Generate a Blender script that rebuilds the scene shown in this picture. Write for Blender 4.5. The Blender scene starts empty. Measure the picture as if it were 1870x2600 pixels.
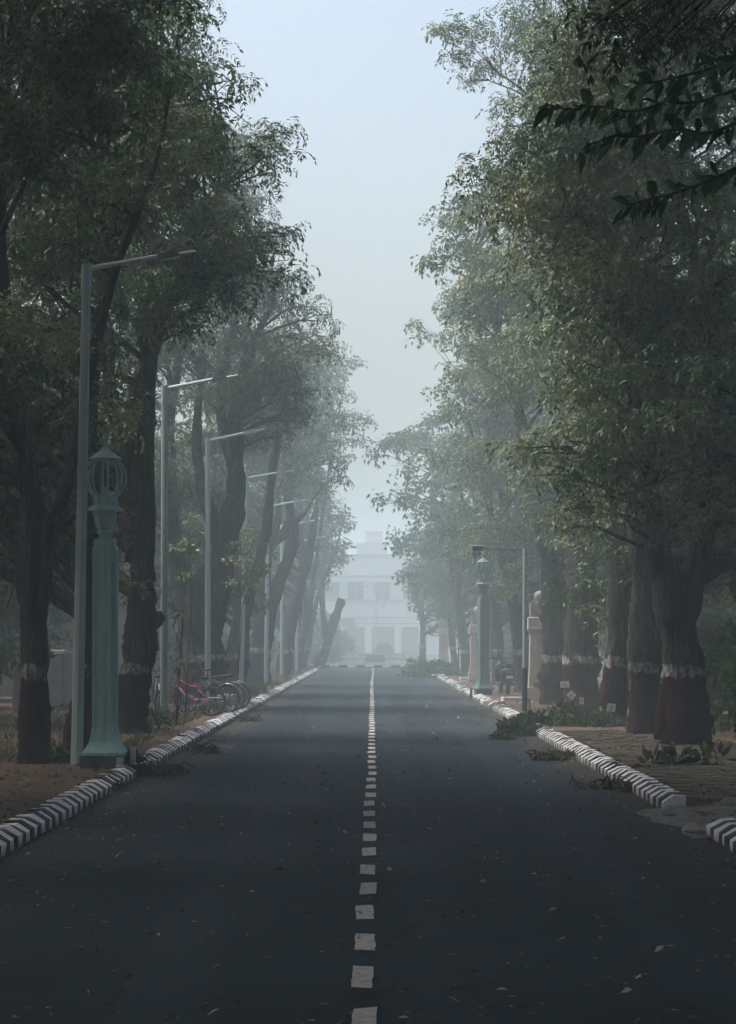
import bpy, math, random
import numpy as np
from mathutils import Vector, Matrix

R = math.radians
PI = math.pi
random.seed(7)
rng = np.random.default_rng(11)
scene = bpy.context.scene
COL = scene.collection

# ------------------------------------------------------------------ camera, sky, sun, exposure
CAM_H = 1.8
FPX = 8154.0            # focal length in photograph pixels (1870 wide): a long telephoto
cam_d = bpy.data.cameras.new('camera')
cam = bpy.data.objects.new('camera', cam_d)
COL.objects.link(cam)
cam.location = (0, 0, CAM_H)
cam.rotation_euler = (R(90), 0, 0)
cam_d.sensor_fit = 'HORIZONTAL'
cam_d.sensor_width = 36.0
cam_d.lens = 36.0 * FPX / 1870.0
cam_d.shift_y = 325.0 / 1870.0
cam_d.shift_x = -10.0 / 1870.0
cam_d.clip_start = 0.1
cam_d.clip_end = 4000
scene.camera = cam

SUN_EL, SUN_AZ = 58.0, -75.0     # azimuth clockwise from the view direction (+Y)
world = bpy.data.worlds.new('World')
scene.world = world
world.use_nodes = True
wn = world.node_tree
bg = wn.nodes['Background']
sky = wn.nodes.new('ShaderNodeTexSky')
sky.sky_type = 'NISHITA'
sky.sun_disc = False
sky.sun_elevation = R(SUN_EL)
sky.sun_rotation = R(SUN_AZ)
sky.altitude = 300
sky.air_density = 1.0
sky.dust_density = 8.5
sky.ozone_density = 1.0
wn.links.new(sky.outputs[0], bg.inputs[0])
bg.inputs[1].default_value = 0.15

sun_d = bpy.data.lights.new('sun', 'SUN')
sun_d.energy = 1.5
sun_d.angle = R(40)
sun_d.color = (0.90, 0.99, 1.0)
sun = bpy.data.objects.new('sun', sun_d)
COL.objects.link(sun)
sdir = Vector((math.sin(R(SUN_AZ)) * math.cos(R(SUN_EL)), math.cos(R(SUN_AZ)) * math.cos(R(SUN_EL)), math.sin(R(SUN_EL))))
sun.rotation_euler = sdir.to_track_quat('Z', 'Y').to_euler()
sun.location = (0, 0, 60)

vs = scene.view_settings
vs.view_transform = 'Standard'
vs.look = 'None'
vs.exposure = 1.15
vs.gamma = 1.0
vs.use_curve_mapping = False
scene.cycles.max_bounces = 3
scene.cycles.diffuse_bounces = 2
scene.cycles.glossy_bounces = 1
scene.cycles.transmission_bounces = 2
scene.cycles.transparent_max_bounces = 8
scene.cycles.volume_bounces = 1
scene.cycles.use_denoising = True
scene.cycles.use_light_tree = False
scene.cycles.adaptive_threshold = 0.04
scene.cycles.debug_use_spatial_splits = True
HAZE_DENSITY = 0.0036
HAZE_COLOR = (0.79, 0.94, 0.97)

# ------------------------------------------------------------------ helpers
def P(px, py, Y):
    """a point seen at a photograph pixel, at the depth Y it stands at"""
    return ((px - 945.0) / FPX * Y, Y, CAM_H + (1625.0 - py) / FPX * Y)

PAVE = 0.13      # pavement height above the road

def tag(o, label=None, cat=None, group=None, kind=None):
    if label: o['label'] = label
    if cat: o['category'] = cat
    if group: o['group'] = group
    if kind: o['kind'] = kind
    return o

def empty(name, loc, label=None, cat=None, group=None, rz=0.0, kind=None):
    o = bpy.data.objects.new(name, None)
    o.empty_display_size = 0.2
    COL.objects.link(o)
    o.location = loc
    o.rotation_euler = (0, 0, rz)
    return tag(o, label, cat, group, kind)

def link(name, me, parent=None, loc=None, rot=None, scale=None):
    o = bpy.data.objects.new(name, me)
    COL.objects.link(o)
    if parent: o.parent = parent
    if loc is not None: o.location = loc
    if rot is not None: o.rotation_euler = rot
    if scale is not None: o.scale = scale
    return o

def copy_tree(o, parent=None):
    c = o.copy()
    COL.objects.link(c)
    c.parent = parent
    for ch in o.children:
        copy_tree(ch, c)
    return c

class MB:
    """collects polygons of one part"""
    def __init__(s):
        s.v = []; s.f = []; s.m = []
    def add(s, vs, fs, mi=0):
        n = len(s.v)
        s.v += [tuple(p) for p in vs]
        s.f += [tuple(i + n for i in q) for q in fs]
        s.m += [mi] * len(fs)
    def box(s, x0, x1, y0, y1, z0, z1, mi=0, bev=0.0):
        if bev <= 0:
            vs = [(x0,y0,z0),(x1,y0,z0),(x1,y1,z0),(x0,y1,z0),(x0,y0,z1),(x1,y0,z1),(x1,y1,z1),(x0,y1,z1)]
            s.add(vs, [(0,3,2,1),(4,5,6,7),(0,1,5,4),(1,2,6,5),(2,3,7,6),(3,0,4,7)], mi)
        else:
            b = bev
            prof = [(x0+b,y0),(x1-b,y0),(x1,y0+b),(x1,y1-b),(x1-b,y1),(x0+b,y1),(x0,y1-b),(x0,y0+b)]
            cx, cy = (x0+x1)/2, (y0+y1)/2
            def ring(z, ins):
                out = []
                for (x, y) in prof:
                    out.append((x + (ins if x < cx else -ins), y + (ins if y < cy else -ins), z))
                return out
            vs = ring(z0, 0) + ring(z1-b, 0) + ring(z1, b)
            fs = [tuple(range(7,-1,-1)), tuple(range(16,24))]
            for k in range(2):
                for i in range(8):
                    j = (i+1) % 8
                    fs.append((k*8+i, k*8+j, k*8+8+j, k*8+8+i))
            s.add(vs, fs, mi)
    def tube(s, pts, rad, n=8, mi=0, cap=True, jit=0.0, seed=0):
        pts = [Vector(p) for p in pts]
        if not hasattr(rad, '__len__'): rad = [rad] * len(pts)
        rr = random.Random(seed)
        up = None
        base = len(s.v)
        vs = []; fs = []
        for i, p in enumerate(pts):
            if i == 0: t = pts[1] - pts[0]
            elif i == len(pts)-1: t = pts[-1] - pts[-2]
            else: t = pts[i+1] - pts[i-1]
            if t.length < 1e-9: t = Vector((0,0,1))
            t.normalize()
            if up is None:
                a = Vector((0,1,0)) if abs(t.y) < 0.9 else Vector((1,0,0))
                u = t.cross(a).normalized()
            else:
                u = (up - t * up.dot(t))
                u = u.normalized() if u.length > 1e-6 else t.orthogonal().normalized()
            up = u
            w = t.cross(u)
            for k in range(n):
                a = 2*PI*k/n
                r = rad[i] * (1 + (rr.uniform(-jit, jit) if jit else 0))
                vs.append(p + u*(math.cos(a)*r) + w*(math.sin(a)*r))
        for i in range(len(pts)-1):
            for k in range(n):
                j = (k+1) % n
                fs.append((i*n+k, i*n+j, (i+1)*n+j, (i+1)*n+k))
        if cap:
            fs.append(tuple(range(n-1,-1,-1)))
            m = (len(pts)-1)*n
            fs.append(tuple(range(m, m+n)))
        s.add(vs, fs, mi)
    def lathe(s, prof, n=16, mi=0, c=(0,0), square=False):
        """prof: (radius, z) list; square=True makes a four-sided solid (radius = half width)"""
        vs = []; fs = []
        if square:
            n = 4
        for (r, z) in prof:
            for k in range(n):
                a = 2*PI*(k+0.5)/n
                rr = r*math.sqrt(2) if square else r
                vs.append((c[0]+math.cos(a)*rr, c[1]+math.sin(a)*rr, z))
        for i in range(len(prof)-1):
            for k in range(n):
                j = (k+1) % n
                fs.append((i*n+k, i*n+j, (i+1)*n+j, (i+1)*n+k))
        fs.append(tuple(range(n-1,-1,-1)))
        m = (len(prof)-1)*n
        fs.append(tuple(range(m, m+n)))
        s.add(vs, fs, mi)
    def torus(s, c, R0, r0, axis='y', n=28, m=8, a0=0.0, a1=2*PI, mi=0):
        full = abs(a1-a0-2*PI) < 1e-6
        vs = []; fs = []
        cnt = n if full else n+1
        for i in range(cnt):
            a = a0 + (a1-a0)*i/n
            for k in range(m):
                b = 2*PI*k/m
                q = R0 + r0*math.cos(b)
                x, z, y = q*math.cos(a), q*math.sin(a), r0*math.sin(b)
                vs.append((c[0]+x, c[1]+y, c[2]+z))
        for i in range(n):
            i2 = (i+1) % cnt
            for k in range(m):
                k2 = (k+1) % m
                fs.append((i*m+k, i*m+k2, i2*m+k2, i2*m+k))
        s.add(vs, fs, mi)
    def mesh(s, name, mats, smooth=False):
        me = bpy.data.meshes.new(name)
        me.from_pydata(s.v, [], s.f)
        if not isinstance(mats, (list, tuple)): mats = [mats]
        for m in mats: me.materials.append(m)
        if len(mats) > 1:
            me.polygons.foreach_set('material_index', s.m)
        if smooth:
            me.polygons.foreach_set('use_smooth', [True]*len(me.polygons))
        me.update()
        return me
    def build(s, name, mats, parent=None, smooth=False, loc=None, rot=None):
        return link(name, s.mesh(name, mats, smooth), parent, loc, rot)

# ------------------------------------------------------------------ materials
def mat(name, col, rough=0.7, col2=None, scale=6.0, amount=0.5, bump=0.0, bscale=40.0, metal=0.0, spec=0.5, coords='Object', stretch=None, detail=6.0):
    m = bpy.data.materials.new(name)
    m.use_nodes = True
    nt = m.node_tree
    b = nt.nodes['Principled BSDF']
    b.inputs['Roughness'].default_value = rough
    b.inputs['Metallic'].default_value = metal
    b.inputs['Specular IOR Level'].default_value = spec
    b.inputs['Base Color'].default_value = (*col, 1)
    tc = nt.nodes.new('ShaderNodeTexCoord')
    src = tc.outputs[coords]
    if stretch:
        mp = nt.nodes.new('ShaderNodeMapping')
        mp.inputs['Scale'].default_value = stretch
        nt.links.new(src, mp.inputs[0]); src = mp.outputs[0]
    if col2:
        no = nt.nodes.new('ShaderNodeTexNoise')
        no.inputs['Scale'].default_value = scale
        no.inputs['Detail'].default_value = detail
        no.inputs['Roughness'].default_value = 0.65
        nt.links.new(src, no.inputs['Vector'])
        rp = nt.nodes.new('ShaderNodeValToRGB')
        rp.color_ramp.elements[0].position = 0.5 - 0.25*amount
        rp.color_ramp.elements[1].position = 0.5 + 0.25*amount
        rp.color_ramp.elements[0].color = (*col, 1)
        rp.color_ramp.elements[1].color = (*col2, 1)
        nt.links.new(no.outputs['Fac'], rp.inputs[0])
        nt.links.new(rp.outputs[0], b.inputs['Base Color'])
    if bump > 0:
        nb = nt.nodes.new('ShaderNodeTexNoise')
        nb.inputs['Scale'].default_value = bscale
        nb.inputs['Detail'].default_value = 8
        nt.links.new(src, nb.inputs['Vector'])
        bp = nt.nodes.new('ShaderNodeBump')
        bp.inputs['Strength'].default_value = bump
        bp.inputs['Distance'].default_value = 0.02
        nt.links.new(nb.outputs['Fac'], bp.inputs['Height'])
        nt.links.new(bp.outputs[0], b.inputs['Normal'])
    return m

def nodes_of(m):
    return m.node_tree, m.node_tree.nodes['Principled BSDF']

def noise(nt, src, scale, detail=6, rough=0.6):
    n = nt.nodes.new('ShaderNodeTexNoise')
    n.inputs['Scale'].default_value = scale
    n.inputs['Detail'].default_value = detail
    n.inputs['Roughness'].default_value = rough
    nt.links.new(src, n.inputs['Vector'])
    return n.outputs['Fac']

def ramp(nt, fac, stops):
    rp = nt.nodes.new('ShaderNodeValToRGB')
    el = rp.color_ramp.elements
    while len(el) < len(stops): el.new(0.5)
    for e, (p, c) in zip(el, stops):
        e.position = p
        e.color = (*c, 1) if hasattr(c, '__len__') else (c, c, c, 1)
    nt.links.new(fac, rp.inputs[0])
    return rp.outputs[0]

def mixc(nt, fac, a, b, mode='MIX'):
    mx = nt.nodes.new('ShaderNodeMix')
    mx.data_type = 'RGBA'
    mx.blend_type = mode
    for sock, val in ((0, fac), (6, a), (7, b)):
        if hasattr(val, 'links') or hasattr(val, 'is_output'):
            nt.links.new(val, mx.inputs[sock])
        elif hasattr(val, '__len__'):
            mx.inputs[sock].default_value = (*val, 1)
        else:
            mx.inputs[sock].default_value = val
    return mx.outputs[2]

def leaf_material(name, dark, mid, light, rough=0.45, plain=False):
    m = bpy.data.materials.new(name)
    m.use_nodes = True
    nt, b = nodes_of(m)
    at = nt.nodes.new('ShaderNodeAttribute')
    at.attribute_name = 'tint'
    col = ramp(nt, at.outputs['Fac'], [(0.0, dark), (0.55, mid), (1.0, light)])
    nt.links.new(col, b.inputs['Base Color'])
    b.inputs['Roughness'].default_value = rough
    b.inputs['Specular IOR Level'].default_value = 0.35
    tr = nt.nodes.new('ShaderNodeBsdfTranslucent')
    nt.links.new(mixc(nt, 0.5, col, (0.10, 0.16, 0.035)), tr.inputs[0])
    mx = nt.nodes.new('ShaderNodeMixShader')
    mx.inputs[0].default_value = 0.22
    if plain:
        df = nt.nodes.new('ShaderNodeBsdfDiffuse')
        nt.links.new(col, df.inputs[0])
        nt.links.new(df.outputs[0], mx.inputs[1])
        nt.nodes.remove(b)
    else:
        nt.links.new(b.outputs[0], mx.inputs[1])
    nt.links.new(tr.outputs[0], mx.inputs[2])
    nt.links.new(mx.outputs[0], nt.nodes['Material Output'].inputs[0])
    return m

M = {}
M['leaf'] = leaf_material('neem_leaf', (0.020, 0.050, 0.030), (0.075, 0.122, 0.056), (0.21, 0.205, 0.078))
M['leaf_far'] = leaf_material('far_leaf', (0.024, 0.050, 0.032), (0.062, 0.096, 0.052), (0.13, 0.135, 0.068), plain=True)
M['broad_leaf'] = leaf_material('broad_leaf', (0.022, 0.05, 0.028), (0.045, 0.10, 0.048), (0.15, 0.24, 0.12), rough=0.2)
M['dry_leaf'] = leaf_material('dry_leaf', (0.05, 0.045, 0.028), (0.14, 0.10, 0.055), (0.42, 0.36, 0.27), rough=0.7)
M['cut_leaf'] = leaf_material('cut_leaf', (0.014, 0.022, 0.012), (0.030, 0.040, 0.020), (0.11, 0.095, 0.06), rough=0.6)
M['grass'] = leaf_material('grass_blade', (0.02, 0.03, 0.012), (0.045, 0.06, 0.022), (0.12, 0.11, 0.05), rough=0.6)
M['hedge'] = leaf_material('hedge_leaf', (0.02, 0.036, 0.022), (0.04, 0.058, 0.032), (0.07, 0.08, 0.045), plain=True)

# bark with limewash paint bands: maroon foot and white ring, edges brushed by hand
def bark_material():
    m = bpy.data.materials.new('bark_painted')
    m.use_nodes = True
    nt, b = nodes_of(m)
    tc = nt.nodes.new('ShaderNodeTexCoord')
    mp = nt.nodes.new('ShaderNodeMapping')
    mp.inputs['Scale'].default_value = (1, 1, 0.18)
    nt.links.new(tc.outputs['Object'], mp.inputs[0])
    n1 = noise(nt, mp.outputs[0], 14, 9, 0.7)
    bark = ramp(nt, n1, [(0.36, (0.007, 0.007, 0.007)), (0.52, (0.034, 0.030, 0.028)), (0.68, (0.12, 0.105, 0.095))])
    sx = nt.nodes.new('ShaderNodeSeparateXYZ')
    nt.links.new(tc.outputs['Object'], sx.inputs[0])
    nE = noise(nt, tc.outputs['Object'], 9, 6, 0.7)
    ad = nt.nodes.new('ShaderNodeMath'); ad.operation = 'MULTIPLY_ADD'
    nt.links.new(nE, ad.inputs[0]); ad.inputs[1].default_value = 0.30
    oi = nt.nodes.new('ShaderNodeObjectInfo')
    ho = nt.nodes.new('ShaderNodeMath'); ho.operation = 'MULTIPLY_ADD'
    nt.links.new(oi.outputs['Random'], ho.inputs[0]); ho.inputs[1].default_value = 0.16
    nt.links.new(sx.outputs['Z'], ho.inputs[2])
    nt.links.new(ho.outputs[0], ad.inputs[2])
    def step(z):
        q = nt.nodes.new('ShaderNodeMath'); q.operation = 'LESS_THAN'
        nt.links.new(ad.outputs[0], q.inputs[0]); q.inputs[1].default_value = z
        return q.outputs[0]
    wear = ramp(nt, n1, [(0.36, 0.0), (0.62, 0.8)])
    pat = ramp(nt, noise(nt, tc.outputs['Object'], 3.5, 3, 0.6), [(0.40, 0.0), (0.58, 1.0)])
    white = mixc(nt, mixc(nt, 1.0, wear, pat, 'MULTIPLY'), bark, (0.66, 0.62, 0.59))
    maroon = mixc(nt, wear, (0.010, 0.005, 0.007), (0.058, 0.008, 0.015))
    c = mixc(nt, step(1.53), bark, white)
    c = mixc(nt, step(1.34), c, maroon)
    nt.links.new(c, b.inputs['Base Color'])
    b.inputs['Roughness'].default_value = 0.9
    b.inputs['Specular IOR Level'].default_value = 0.2
    bp = nt.nodes.new('ShaderNodeBump')
    bp.inputs['Strength'].default_value = 1.0
    bp.inputs['Distance'].default_value = 0.08
    nt.links.new(n1, bp.inputs['Height'])
    nt.links.new(bp.outputs[0], b.inputs['Normal'])
    return m
M['bark_paint'] = bark_material()
M['bark'] = mat('bark', (0.012, 0.011, 0.010), 0.92, (0.065, 0.056, 0.050), 12, 0.8, 0.8, 16, spec=0.2, stretch=(1, 1, 0.2))

def asphalt_material():
    m = bpy.data.materials.new('asphalt')
    m.use_nodes = True
    nt, b = nodes_of(m)
    tc = nt.nodes.new('ShaderNodeTexCoord')
    g = noise(nt, tc.outputs['Object'], 60, 4, 0.7)
    fine = ramp(nt, g, [(0.3, (0.005, 0.012, 0.019)), (0.7, (0.012, 0.024, 0.035))])
    mp = nt.nodes.new('ShaderNodeMapping')
    mp.inputs['Scale'].default_value = (1.0, 0.12, 1.0)
    nt.links.new(tc.outputs['Object'], mp.inputs[0])
    big = noise(nt, mp.outputs[0], 0.9, 5, 0.6)
    c = mixc(nt, ramp(nt, big, [(0.35, 0.0), (0.68, 0.5)]), fine, (0.015, 0.028, 0.039))
    pt = nt.nodes.new('ShaderNodeMapping')
    pt.inputs['Scale'].default_value = (0.5, 0.10, 1.0)
    nt.links.new(tc.outputs['Object'], pt.inputs[0])
    pn = noise(nt, pt.outputs[0], 1.6, 8, 0.75)
    c = mixc(nt, ramp(nt, pn, [(0.42, 0.0), (0.60, 0.75)]), c, (0.010, 0.017, 0.022))
    sp_ = noise(nt, tc.outputs['Object'], 22, 2, 0.5)
    c = mixc(nt, ramp(nt, sp_, [(0.66, 0.0), (0.72, 0.55)]), c, (0.06, 0.066, 0.068))
    sxx = nt.nodes.new('ShaderNodeSeparateXYZ')
    nt.links.new(tc.outputs['Object'], sxx.inputs[0])
    wv = nt.nodes.new('ShaderNodeMath'); wv.operation = 'MULTIPLY'
    nt.links.new(sxx.outputs['X'], wv.inputs[0]); wv.inputs[1].default_value = 4.3
    sn = nt.nodes.new('ShaderNodeMath'); sn.operation = 'SINE'
    nt.links.new(wv.outputs[0], sn.inputs[0])
    tr_ = nt.nodes.new('ShaderNodeMath'); tr_.operation = 'MULTIPLY'
    nt.links.new(sn.outputs[0], tr_.inputs[0]); nt.links.new(big, tr_.inputs[1])
    c = mixc(nt, ramp(nt, tr_.outputs[0], [(0.10, 0.0), (0.55, 0.6)]), c, (0.023, 0.036, 0.047))
    vd = nt.nodes.new('ShaderNodeVectorMath'); vd.operation = 'MULTIPLY_ADD'
    nv = nt.nodes.new('ShaderNodeTexNoise'); nv.inputs['Scale'].default_value = 1.5; nv.inputs['Detail'].default_value = 5
    nt.links.new(tc.outputs['Object'], nv.inputs['Vector'])
    nt.links.new(nv.outputs['Color'], vd.inputs[0]); vd.inputs[1].default_value = (0.9, 1.6, 0)
    nt.links.new(tc.outputs['Object'], vd.inputs[2])
    vo = nt.nodes.new('ShaderNodeTexVoronoi'); vo.feature = 'DISTANCE_TO_EDGE'; vo.inputs['Scale'].default_value = 0.30
    nt.links.new(vd.outputs[0], vo.inputs['Vector'])
    crk = ramp(nt, vo.outputs['Distance'], [(0.004, 0.85), (0.010, 0.0)])
    c = mixc(nt, crk, c, (0.004, 0.006, 0.008))
    vb = nt.nodes.new('ShaderNodeTexVoronoi'); vb.inputs['Scale'].default_value = 0.17
    nt.links.new(vd.outputs[0], vb.inputs['Vector'])
    sc_ = nt.nodes.new('ShaderNodeSeparateColor')
    nt.links.new(vb.outputs['Color'], sc_.inputs[0])
    c = mixc(nt, ramp(nt, sc_.outputs[0], [(0.55, 0.0), (0.95, 0.45)]), c, (0.027, 0.041, 0.052))
    # dust gathered along both gutters
    sx = nt.nodes.new('ShaderNodeSeparateXYZ')
    nt.links.new(tc.outputs['Object'], sx.inputs[0])
    ab = nt.nodes.new('ShaderNodeMath'); ab.operation = 'ABSOLUTE'
    nt.links.new(sx.outputs['X'], ab.inputs[0])
    n3 = noise(nt, tc.outputs['Object'], 1.3, 6, 0.7)
    ma = nt.nodes.new('ShaderNodeMath'); ma.operation = 'MULTIPLY_ADD'
    nt.links.new(n3, ma.inputs[0]); ma.inputs[1].default_value = 1.5
    nt.links.new(ab.outputs[0], ma.inputs[2])
    du = ramp(nt, ma.outputs[0], [(0.0, 0.0), (1.0, 1.0)])
    mr = nt.nodes.new('ShaderNodeMapRange')
    mr.inputs['From Min'].default_value = 2.95; mr.inputs['From Max'].default_value = 3.85
    nt.links.new(ma.outputs[0], mr.inputs['Value'])
    c = mixc(nt, mr.outputs[0], c, (0.040, 0.031, 0.024))
    nt.links.new(c, b.inputs['Base Color'])
    b.inputs['Roughness'].default_value = 0.88
    b.inputs['Specular IOR Level'].default_value = 0.25
    bp = nt.nodes.new('ShaderNodeBump')
    bp.inputs['Strength'].default_value = 0.5; bp.inputs['Distance'].default_value = 0.01
    nt.links.new(noise(nt, tc.outputs['Object'], 120, 4, 0.7), bp.inputs['Height'])
    nt.links.new(bp.outputs[0], b.inputs['Normal'])
    return m
M['asphalt'] = asphalt_material()
M['paint_line'] = mat('road_line_paint', (0.36, 0.33, 0.30), 0.8, (0.62, 0.57, 0.53), 3.5, 0.9, 0.3, 60, coords='Generated', stretch=(1, 7, 1))
_nt, _b = nodes_of(M['paint_line'])
_ge = _nt.nodes.new('ShaderNodeNewGeometry')
_src = _b.inputs['Base Color'].links[0].from_socket
_wear = ramp(_nt, noise(_nt, _ge.outputs['Position'], 13, 8, 0.75), [(0.54, 0.0), (0.64, 0.85)])
_nt.links.new(mixc(_nt, _wear, _src, (0.05, 0.055, 0.058)), _b.inputs['Base Color'])
M['dirt'] = mat('packed_dirt', (0.050, 0.034, 0.026), 0.95, (0.19, 0.125, 0.088), 5.0, 1.0, 1.0, 24, spec=0.1, detail=10)
M['dirt_far'] = mat('bare_ground', (0.05, 0.05, 0.036), 0.95, (0.12, 0.10, 0.07), 0.4, 1.0, spec=0.1)
M['paver'] = mat('paver_brick', (0.085, 0.070, 0.058), 0.92, (0.20, 0.165, 0.13), 5, 0.9, 0.5, 60, spec=0.15)
M['paver_pale'] = mat('paver_brick_pale', (0.14, 0.112, 0.088), 0.92, (0.25, 0.20, 0.15), 6, 0.9, 0.5, 60, spec=0.15)
M['concrete'] = mat('rough_concrete', (0.085, 0.072, 0.060), 0.92, (0.33, 0.305, 0.275), 7, 1.0, 0.7, 30, spec=0.15)
M['concrete_pale'] = mat('broken_concrete', (0.22, 0.205, 0.19), 0.92, (0.34, 0.32, 0.30), 7, 1.0, 0.7, 30, spec=0.15)

def kerb_paint(name, top, face_dirt, wear_lo):
    m = bpy.data.materials.new(name)
    m.use_nodes = True
    nt, b = nodes_of(m)
    tc = nt.nodes.new('ShaderNodeTexCoord')
    ge = nt.nodes.new('ShaderNodeNewGeometry')
    n1 = noise(nt, ge.outputs['Position'], 7, 8, 0.7)
    c = ramp(nt, n1, [(0.25, tuple(x*wear_lo for x in top)), (0.55, top)])
    chip = ramp(nt, noise(nt, ge.outputs['Position'], 26, 5, 0.7), [(0.60, 0.0), (0.66, 0.8)])
    c = mixc(nt, chip, c, (0.13, 0.12, 0.11))
    sx = nt.nodes.new('ShaderNodeSeparateXYZ')
    nt.links.new(tc.outputs['Object'], sx.inputs[0])
    ma = nt.nodes.new('ShaderNodeMath'); ma.operation = 'MULTIPLY_ADD'
    nt.links.new(noise(nt, ge.outputs['Position'], 11, 6, 0.7), ma.inputs[0]); ma.inputs[1].default_value = 0.15
    nt.links.new(sx.outputs['Z'], ma.inputs[2])
    mr = nt.nodes.new('ShaderNodeMapRange')
    mr.inputs['From Min'].default_value = 0.085; mr.inputs['From Max'].default_value = 0.165
    mr.inputs['To Min'].default_value = 0.85; mr.inputs['To Max'].default_value = 0.0
    nt.links.new(ma.outputs[0], mr.inputs['Value'])
    c = mixc(nt, mr.outputs[0], c, face_dirt)
    nt.links.new(c, b.inputs['Base Color'])
    b.inputs['Roughness'].default_value = 0.75
    b.inputs['Specular IOR Level'].default_value = 0.25
    bp = nt.nodes.new('ShaderNodeBump')
    bp.inputs['Strength'].default_value = 0.4; bp.inputs['Distance'].default_value = 0.01
    nt.links.new(noise(nt, ge.outputs['Position'], 50, 5, 0.7), bp.inputs['Height'])
    nt.links.new(bp.outputs[0], b.inputs['Normal'])
    return m
M['kerb_white'] = kerb_paint('kerb_white_paint', (0.84, 0.81, 0.79), (0.26, 0.215, 0.185), 0.72)
M['kerb_black'] = kerb_paint('kerb_black_paint', (0.018, 0.020, 0.025), (0.035, 0.032, 0.03), 0.7)

M['lamp_green'] = mat('pillar_green_paint', (0.27, 0.45, 0.42), 0.6, (0.40, 0.58, 0.545), 2.2, 1.0, 0.25, 30, stretch=(1, 1, 0.25))
M['lamp_green_dark'] = mat('pillar_green_paint_dull', (0.21, 0.33, 0.31), 0.6, (0.37, 0.48, 0.45), 8, 0.8, 0.2, 40)
_nt, _b = nodes_of(M['lamp_green'])
_tc = _nt.nodes.new('ShaderNodeTexCoord')
_mp = _nt.nodes.new('ShaderNodeMapping'); _mp.inputs['Scale'].default_value = (9, 9, 0.5)
_nt.links.new(_tc.outputs['Object'], _mp.inputs[0])
_src = _b.inputs['Base Color'].links[0].from_socket
_st = ramp(_nt, noise(_nt, _mp.outputs[0], 2.2, 8, 0.7), [(0.50, 0.0), (0.68, 0.6)])
_c = mixc(_nt, _st, _src, (0.075, 0.115, 0.105))
_ch = ramp(_nt, noise(_nt, _tc.outputs['Object'], 17, 6, 0.75), [(0.62, 0.0), (0.66, 0.7)])
_nt.links.new(mixc(_nt, _ch, _c, (0.34, 0.37, 0.35)), _b.inputs['Base Color'])
M['lamp_green_dimmed'] = mat('pillar_green_paint_dimmed', (0.10, 0.145, 0.145), 0.65, (0.17, 0.225, 0.22), 2.6, 1.0, 0.25, 30)  # the green pillar paint, darkened and greyed to imitate haze and weaker light
M['galv'] = mat('galvanised_steel', (0.26, 0.32, 0.31), 0.5, (0.40, 0.46, 0.44), 3.5, 0.9, 0.08, 40, metal=0.15, stretch=(1, 1, 0.15))
M['galv_arm'] = mat('galvanised_arm', (0.52, 0.55, 0.54), 0.45, (0.64, 0.67, 0.66), 5, 0.8, metal=0.3)
M['lamp_head'] = mat('lamp_head_grey', (0.24, 0.26, 0.28), 0.45, (0.32, 0.34, 0.36), 6, 0.6, metal=0.2)
M['lens'] = mat('lamp_lens', (0.45, 0.47, 0.48), 0.2, (0.55, 0.57, 0.58), 8, 0.5)
M['plinth_dark'] = mat('plinth_dark', (0.045, 0.05, 0.055), 0.9, (0.085, 0.088, 0.09), 7, 0.9, 0.4, 40)
M['white_paint'] = mat('white_wash', (0.42, 0.40, 0.39), 0.85, (0.66, 0.63, 0.61), 9, 0.9, 0.3, 40)
M['black_paint'] = mat('black_paint', (0.010, 0.013, 0.016), 0.5, (0.02, 0.024, 0.028), 8, 0.8)
M['rubber'] = mat('tyre_rubber', (0.012, 0.013, 0.014), 0.8, (0.028, 0.028, 0.03), 20, 0.8)
M['chrome'] = mat('bright_steel', (0.50, 0.52, 0.53), 0.25, (0.62, 0.64, 0.65), 12, 0.6, metal=0.9)
M['rim'] = mat('wheel_rim', (0.14, 0.15, 0.16), 0.35, (0.22, 0.23, 0.24), 12, 0.6, metal=0.7)
M['magenta'] = mat('magenta_frame_paint', (0.34, 0.015, 0.085), 0.35, (0.42, 0.03, 0.11), 8, 0.7)
M['frame_white'] = mat('frame_decal', (0.55, 0.53, 0.54), 0.4, (0.68, 0.66, 0.67), 20, 0.7)
M['red_reflect'] = mat('red_reflector', (0.22, 0.022, 0.015), 0.3, (0.30, 0.04, 0.025), 20, 0.5)
M['cream'] = mat('cream_plaster', (0.30, 0.255, 0.215), 0.9, (0.44, 0.375, 0.325), 2.2, 1.0, 0.35, 25, spec=0.2)
M['cream_dirty'] = mat('cream_plaster_stained', (0.17, 0.15, 0.125), 0.92, (0.40, 0.35, 0.305), 4, 1.0, 0.4, 25, spec=0.2)
M['groove'] = mat('groove_shadow_plaster', (0.20, 0.17, 0.145), 0.95, (0.27, 0.235, 0.20), 6, 0.8)
M['wall_grey'] = mat('boundary_wall_plaster', (0.24, 0.22, 0.21), 0.92, (0.36, 0.335, 0.32), 1.6, 1.0, 0.3, 20, spec=0.2)
M['wall_olive'] = mat('mossy_wall_plaster', (0.16, 0.17, 0.12), 0.92, (0.34, 0.34, 0.27), 2.4, 1.0, 0.4, 18, spec=0.2)
M['build_wall'] = mat('hall_plaster', (0.52, 0.475, 0.48), 0.9, (0.60, 0.55, 0.555), 0.3, 1.0)
M['build_trim'] = mat('hall_trim', (0.20, 0.19, 0.195), 0.9, (0.28, 0.27, 0.27), 0.5, 0.8)
M['build_dark'] = mat('hall_interior', (0.10, 0.105, 0.11), 0.9, (0.14, 0.145, 0.15), 0.4, 0.8)
M['glass'] = mat('window_glass', (0.05, 0.06, 0.07), 0.08, (0.08, 0.09, 0.10), 0.8, 0.8)
M['plate'] = mat('number_plate', (0.55, 0.56, 0.56), 0.5, (0.66, 0.67, 0.67), 20, 0.6)
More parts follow.
